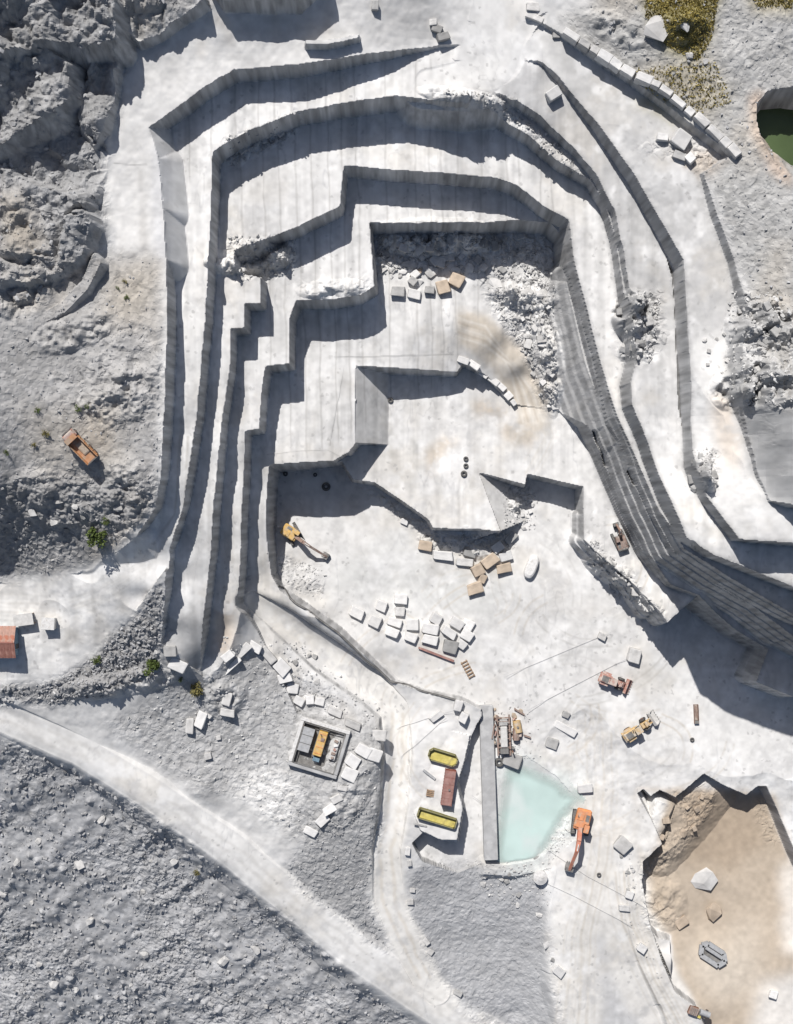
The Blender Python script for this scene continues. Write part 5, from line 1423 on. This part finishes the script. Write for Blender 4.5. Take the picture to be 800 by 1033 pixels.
# hose along the ramp edge, cables over the yard
def tube(name, pts, r, mat, label, cat, z_off=.08, sag=0.0, free=False, group=None, n=90):
    P = [Vector(world_at(a, b, 0)) if free else Vector(hit(a, b)[:2]) for a, b in pts]
    W = []
    tl = [0]
    for a, b in zip(P[:-1], P[1:]):
        tl.append(tl[-1] + (b - a).length)
    for i in range(n + 1):
        s = tl[-1] * i / n
        k = max(j for j in range(len(P) - 1) if tl[j] <= s + 1e-6)
        q = P[k] + (P[k + 1] - P[k]) * ((s - tl[k]) / (tl[k + 1] - tl[k]))
        if not free:
            q = q + Vector((math.sin(i * .5) * .1, math.cos(i * .37) * .1))
        zz = zat(q.x, q.y) + z_off
        W.append(Vector((q.x, q.y, zz)))
    if sag:
        h0, h1 = W[0].z + sag, W[-1].z + .4
        for i, w in enumerate(W):
            u = i / n
            w.z = max(w.z, h0 * (1 - u) + h1 * u - 1.2 * math.sin(math.pi * u))
    mb = MB()
    rows = []
    for i, w in enumerate(W):
        d = (W[min(i + 1, n)] - W[max(i - 1, 0)]).normalized()
        s = d.cross(Vector((0, 0, 1))).normalized()
        u = s.cross(d)
        rows.append([mb.bm.verts.new(w + (s * math.cos(k * math.pi / 3) + u * math.sin(k * math.pi / 3)) * r) for k in range(6)])
    for a, b in zip(rows[:-1], rows[1:]):
        for k in range(6):
            mb.bm.faces.new((a[k], a[(k + 1) % 6], b[(k + 1) % 6], b[k]))
    mb.bm.faces.new(rows[0])
    mb.bm.faces.new(rows[-1][::-1])
    return tag(mb.build(name, mat), label, cat, group)
tube('rubber_hose', [(280, 591), (300, 609), (325, 626), (345, 642), (372, 668), (395, 687), (425, 696), (452, 704), (464, 707)], .24, 'dark', 'long dark hose along the lower edge of the ramp', 'hose', .16)
tube('steel_cable', [(532, 716), (633, 664)], .035, 'grey', 'thin cable running from the plant towards the pale squared block', 'cable', .1, .8, True, 'cables over the yard')
tube('steel_cable', [(510, 682), (616, 638)], .03, 'grey', 'thin cable crossing the open floor above the loaders', 'cable', .1, .8, True, 'cables over the yard')
tube('steel_cable', [(476, 803), (552, 857), (592, 884), (652, 916)], .035, 'grey', 'thin cable crossing the turquoise pool to the pit edge', 'cable', .1, .8, True, 'cables over the yard')
tube('steel_cable', [(540, 886), (580, 905), (638, 936)], .035, 'grey', 'thin cable from the white tank to the pit edge', 'cable', .1, .8, True, 'cables over the yard')
tube('steel_cable', [(456, 715), (400, 733)], .03, 'grey', 'upper of two thin cables left of the hose end', 'cable', .1, .8, True, 'cables over the yard')
tube('steel_cable', [(450, 722), (404, 762)], .035, 'grey', 'lower of two thin cables left of the hose end', 'cable', .1, .8, True, 'cables over the yard')
# anchor blocks the cables run to
for px, py, L, W, H, ang, txt in ((440, 723, 14, 6, 1.3, -30, 'flat tilted white slab left of the hose end'), (462, 712, 9, 10, 2.0, 10, 'white block at the hose end'), (468, 724, 8, 10, 2.2, 20, 'white block right below the hose end')):
    stone(px, py, L, W, H, ang, 'marble', txt)

# ------------------------------------------------------------------ shrubs
def shrub(px, py, R, H, label, mat='leaf', n=420, seed=1, tall=True):
    rs = random.Random(seed)
    t = thing('shrub', label, 'shrub', px, py, 0, 'shrubs on the waste ground', h=H * .5)
    mb = MB()
    cl = [(Vector((rs.uniform(-.6, .6) * R, rs.uniform(-.6, .6) * R, H * rs.uniform(.25, .95))), R * rs.uniform(.28, .55)) for _ in range(11)]
    for i in range(n):
        c, r = rs.choice(cl)
        d = Vector((rs.gauss(0, 1), rs.gauss(0, 1), rs.gauss(0, 1))).normalized()
        p = c + d * r * rs.random() ** .4
        p.z = max(p.z, .1)
        s = R * rs.uniform(.09, .17)
        q = Vector((rs.gauss(0, 1), rs.gauss(0, 1), rs.gauss(0, 1) + .8)).normalized()
        u = q.orthogonal().normalized()
        w = q.cross(u)
        mb.bm.faces.new([mb.bm.verts.new(p + u * a * s + w * b * s * .6) for a, b in ((-1, 0), (0, -1), (1, 0), (0, 1))])
    mb.build('foliage', mat, t)
    st = MB()
    for c, r in cl[:6]:
        st.rod((0, 0, -.2), tuple(c), .07 * R, .02 * R, 6)
    st.build('stem', 'twig', t)
shrub(99, 541, 2.2, 3.2, 'largest green shrub on the rubble above the left road', seed=1, n=700)
shrub(153, 673, 1.9, 2.8, 'upright green shrub beside the white blocks at the bench ends', seed=2, n=600)
shrub(198, 695, 1.7, 2.0, 'low yellowish green shrub under the end of the second bench', 'leafdry', seed=3, n=420)
shrub(98, 665, 1.1, 1.2, 'small dark green shrub on the bank between the left roads', seed=4, n=260)
shrub(107, 526, 1.0, 1.0, 'small green shrub just above the largest shrub', seed=5, n=200)
for i, (px, py, R, txt) in enumerate(((47, 437, 1.0, 'small dark shrub left of the old truck'), (79, 412, .95, 'small green shrub above the old truck'), (88, 410, .6, 'tiny green shrub right of the one above the truck'), (34, 449, .7, 'tiny dark shrub lower left of the old truck'), (7, 457, .7, 'tiny shrub near the left edge level with the truck'), (38, 414, .8, 'small pale green shrub upper left of the old truck'),
                                      (126, 284, .6, 'tiny shrub on the brown ground, upper of three'), (119, 291, .5, 'tiny shrub on the brown ground, middle of three'), (128, 300, .7, 'tiny shrub on the brown ground, lowest of three'), (198, 880, 1.0, 'small dark shrub on the dump slope'), (183, 685, .8, 'tiny green shrub left of the low yellowish shrub'))):
    shrub(px, py, R, R * 1.1, txt, 'leaf' if i % 3 else 'leafdry', 150, 20 + i)
def tuft_field():
    rs = random.Random(5)
    mb = MB()
    P = np.array([(652, -6), (724, -6), (718, 40), (705, 60), (674, 44), (652, 14)], float)
    Q = np.array([(640, 62), (722, 62), (742, 100), (700, 112), (655, 82)], float)
    R_ = np.array([(752, -6), (800, -6), (800, 12), (762, 10)], float)
    for poly, n in ((P, 2600), (Q, 700), (R_, 500)):
        k = 0
        while k < n:
            x, y = rs.uniform(poly[:, 0].min(), poly[:, 0].max()), rs.uniform(poly[:, 1].min(), poly[:, 1].max())
            if not inside(poly, np.array([x]), np.array([y]))[0]:
                continue
            k += 1
            wx, wy = world_at(x, y, 32)
            wz = zat(wx, wy)
            for _ in range(2):
                a, s, h = rs.uniform(0, 6.28), rs.uniform(.08, .2), rs.uniform(.15, .5)
                dx, dy = math.cos(a) * s, math.sin(a) * s
                mb.bm.faces.new([mb.bm.verts.new(p) for p in ((wx - dx, wy - dy, wz - .05), (wx + dx, wy + dy, wz - .05), (wx + dy * 1.3, wy - dx * 1.3, wz + h))])
    o = mb.build('grass', material('dry_grass', (.36, .30, .10), .9, .5, .3))
    tag(o, 'yellow green dry grass on the top right plateau', 'grass', kind='stuff')
tuft_field()

# ------------------------------------------------------------------ water
def water(name, pts, z, mat, label):
    mb = MB()
    mb.bm.faces.new([mb.bm.verts.new(world_at(a, b, z) + (z * KZ,)) for a, b in pts][::-1])
    o = mb.build(name, mat)
    o['kind'] = 'structure'
    o['label'] = label
wm = material('green_pond_water', (.07, .10, .045), .15, .25, .06)
water('pond_water', [(755, 80), (900, 75), (900, 195), (755, 190)], 27.0, wm, 'still dark green water of the round pond')
sm = material('turquoise_slurry', (.44, .55, .52), .45, .12, .12, rust=(.52, .585, .565), rust_amt=.5)
def shallow_pool(z):
    """a sheet of milky water: thin at the shore, where the ground shows through"""
    P = np.array([world_at(a, b, z) for a, b in ((497, 760), (532, 756), (567, 778), (592, 806), (576, 844), (550, 878), (512, 880), (497, 866))])
    gx_, gy_ = np.arange(P[:, 0].min(), P[:, 0].max(), .4), np.arange(P[:, 1].min(), P[:, 1].max(), .4)
    X, Y = np.meshgrid(gx_, gy_)
    dep = (z - bilinear(Z, X, Y)) * KZ
    ok = inside(P, X, Y) & (dep > -.25)
    mb = MB()
    vid = {}
    at = []
    def v(i, j):
        if (i, j) not in vid:
            vid[(i, j)] = mb.bm.verts.new((X[i, j], Y[i, j], z * KZ))
            at.append(float(np.clip((dep[i, j] + .02) / .75, 0, 1)))
        return vid[(i, j)]
    for i in range(X.shape[0] - 1):
        for j in range(X.shape[1] - 1):
            if ok[i, j] and ok[i + 1, j] and ok[i, j + 1] and ok[i + 1, j + 1]:
                mb.bm.faces.new((v(i, j), v(i, j + 1), v(i + 1, j + 1), v(i + 1, j)))
    o = mb.build('slurry_pool', sm)
    a = o.data.attributes.new('depth', 'FLOAT', 'POINT')
    a.data.foreach_set('value', np.array(at, np.float32))
    nt = sm.node_tree
    n = nt.nodes.new('ShaderNodeAttribute')
    n.attribute_name = 'depth'
    nt.links.new(n.outputs['Fac'], nt.nodes['Principled BSDF'].inputs['Alpha'])
    o['kind'] = 'structure'
    o['label'] = 'milky turquoise pool of cutting slurry'
shallow_pool(-.34)

# ------------------------------------------------------------------ loose gravel nobody could count
def gravel(name, jobs, mat, label, seed):
    rs = np.random.RandomState(seed)
    def rock(sd):
        m = rock_mesh(sd, 9)
        v = np.array([tuple(q.co) for q in m.bm.verts])
        m.bm.verts.index_update()
        f = np.array([[q.index for q in fc.verts] for fc in m.bm.faces])
        m.bm.free()
        return v, f
    kinds = [rock(900 + i) for i in range(8)]
    frame = (PXX > -25) & (PXX < 825) & (PYY > -25) & (PYY < 1058)
    VS, FS, n0 = [], [], 0
    for m, n, a, b, pw in jobs:
        iy, ix = np.where((m > .6) & frame)
        pick = rs.choice(len(iy), min(n, len(iy)), replace=False)
        for k in pick:
            s = a + (b - a) * rs.rand() ** pw
            v, f = kinds[rs.randint(8)]
            t = rs.rand() * 6.28
            c_, s_ = math.cos(t), math.sin(t)
            w = v * s * np.array([1, rs.uniform(.6, 1), rs.uniform(.6, 1)])
            w = np.stack([w[:, 0] * c_ - w[:, 1] * s_, w[:, 0] * s_ + w[:, 1] * c_, w[:, 2] - .1 * s], 1)
            w += (XX[iy[k], ix[k]], YY[iy[k], ix[k]], Z[iy[k], ix[k]] * KZ)
            VS.append(w)
            FS.append(f + n0)
            n0 += len(w)
    V, F = np.concatenate(VS), np.concatenate(FS)
    me = bpy.data.meshes.new(name)
    me.from_pydata(V.tolist(), [], F.tolist())
    me.materials.append(mat)
    o = bpy.data.objects.new(name, me)
    COL.objects.link(o)
    tag(o, label, name, kind='stuff')
gravel('gravel', [(M_DUMP, 7000, .15, 1.3, 5), (M_LEFTSLOPE, 1000, .25, 1.2, 3), (M_LEFTHILL, 900, .2, .9, 4), (M_CLIFF, 300, .4, 1.4, 3), (M_TOPRIGHT, 900, .2, .9, 4), (M_GRAVEL_S, 450, .12, .5, 3), (M_GRAVEL_W, 500, .2, .8, 3)],
       material('loose_gravel', (.33, .33, .333), .95, .35, .7), 'loose grey gravel strewn over the slopes', 9)
gravel('stone_chips', [(M_RUB_W, 1000, .15, .9, 4), (mask([(377, 231), (500, 235), (560, 262), (556, 290), (470, 275), (380, 280)], 0, 2), 700, .3, 1.4, 2), (mask([(490, 290), (560, 285), (562, 415), (546, 405), (530, 360)], 0, 2), 600, .25, 1.2, 2),
       (mask([(425, 540), (515, 538), (520, 560), (440, 560)], 0, 2), 160, .25, 1.0, 2), (mask([(505, 488), (545, 495), (540, 535), (510, 530)], 0, 2), 160, .2, .8, 2), (mask([(628, 296), (668, 294), (658, 366), (630, 362)], 0, 2), 200, .3, 1.2, 2),
       (mask([(735, 296), (800, 294), (800, 412), (735, 410)], 0, 2), 420, .3, 1.4, 2), (mask([(225, 138), (305, 112), (310, 130), (230, 170)], 0, 2), 150, .25, .9, 2), (mask([(210, 640), (300, 650), (390, 720), (385, 740), (300, 700)], 0, 3), 420, .15, .9, 3),
       (mask([(586, 545), (602, 545), (668, 618), (655, 635), (600, 580)], 0, 2), 200, .25, 1.0, 2), (mask([(480, 705), (540, 705), (545, 765), (500, 770)], 0, 2), 160, .15, .6, 2), (mask([(470, 865), (560, 870), (550, 915), (490, 910)], 0, 3), 260, .15, .8, 3),
       (mask([(440, 88), (520, 98), (605, 190), (590, 190), (500, 115)], 0, 2), 260, .2, .9, 2), (mask([(230, 235), (300, 240), (298, 280), (235, 285)], 0, 2), 160, .3, 1.2, 2), (mask([(268, 555), (330, 575), (325, 605), (280, 592)], 0, 2), 150, .2, .8, 2),
       (mask([(560, 830), (580, 800), (576, 850), (550, 875)], 0, 2), 140, .15, .6, 3), (mask([(620, 860), (648, 860), (650, 930), (670, 990), (640, 960)], 0, 2), 150, .15, .6, 3), (mask([(697, 452), (724, 452), (722, 498)], 0, 1), 60, .3, 1.0, 2)],
       material('pale_stone_chips', (.46, .455, .445), .95, .35, .7), 'pale broken stone chips at the foot of the quarry walls', 10)
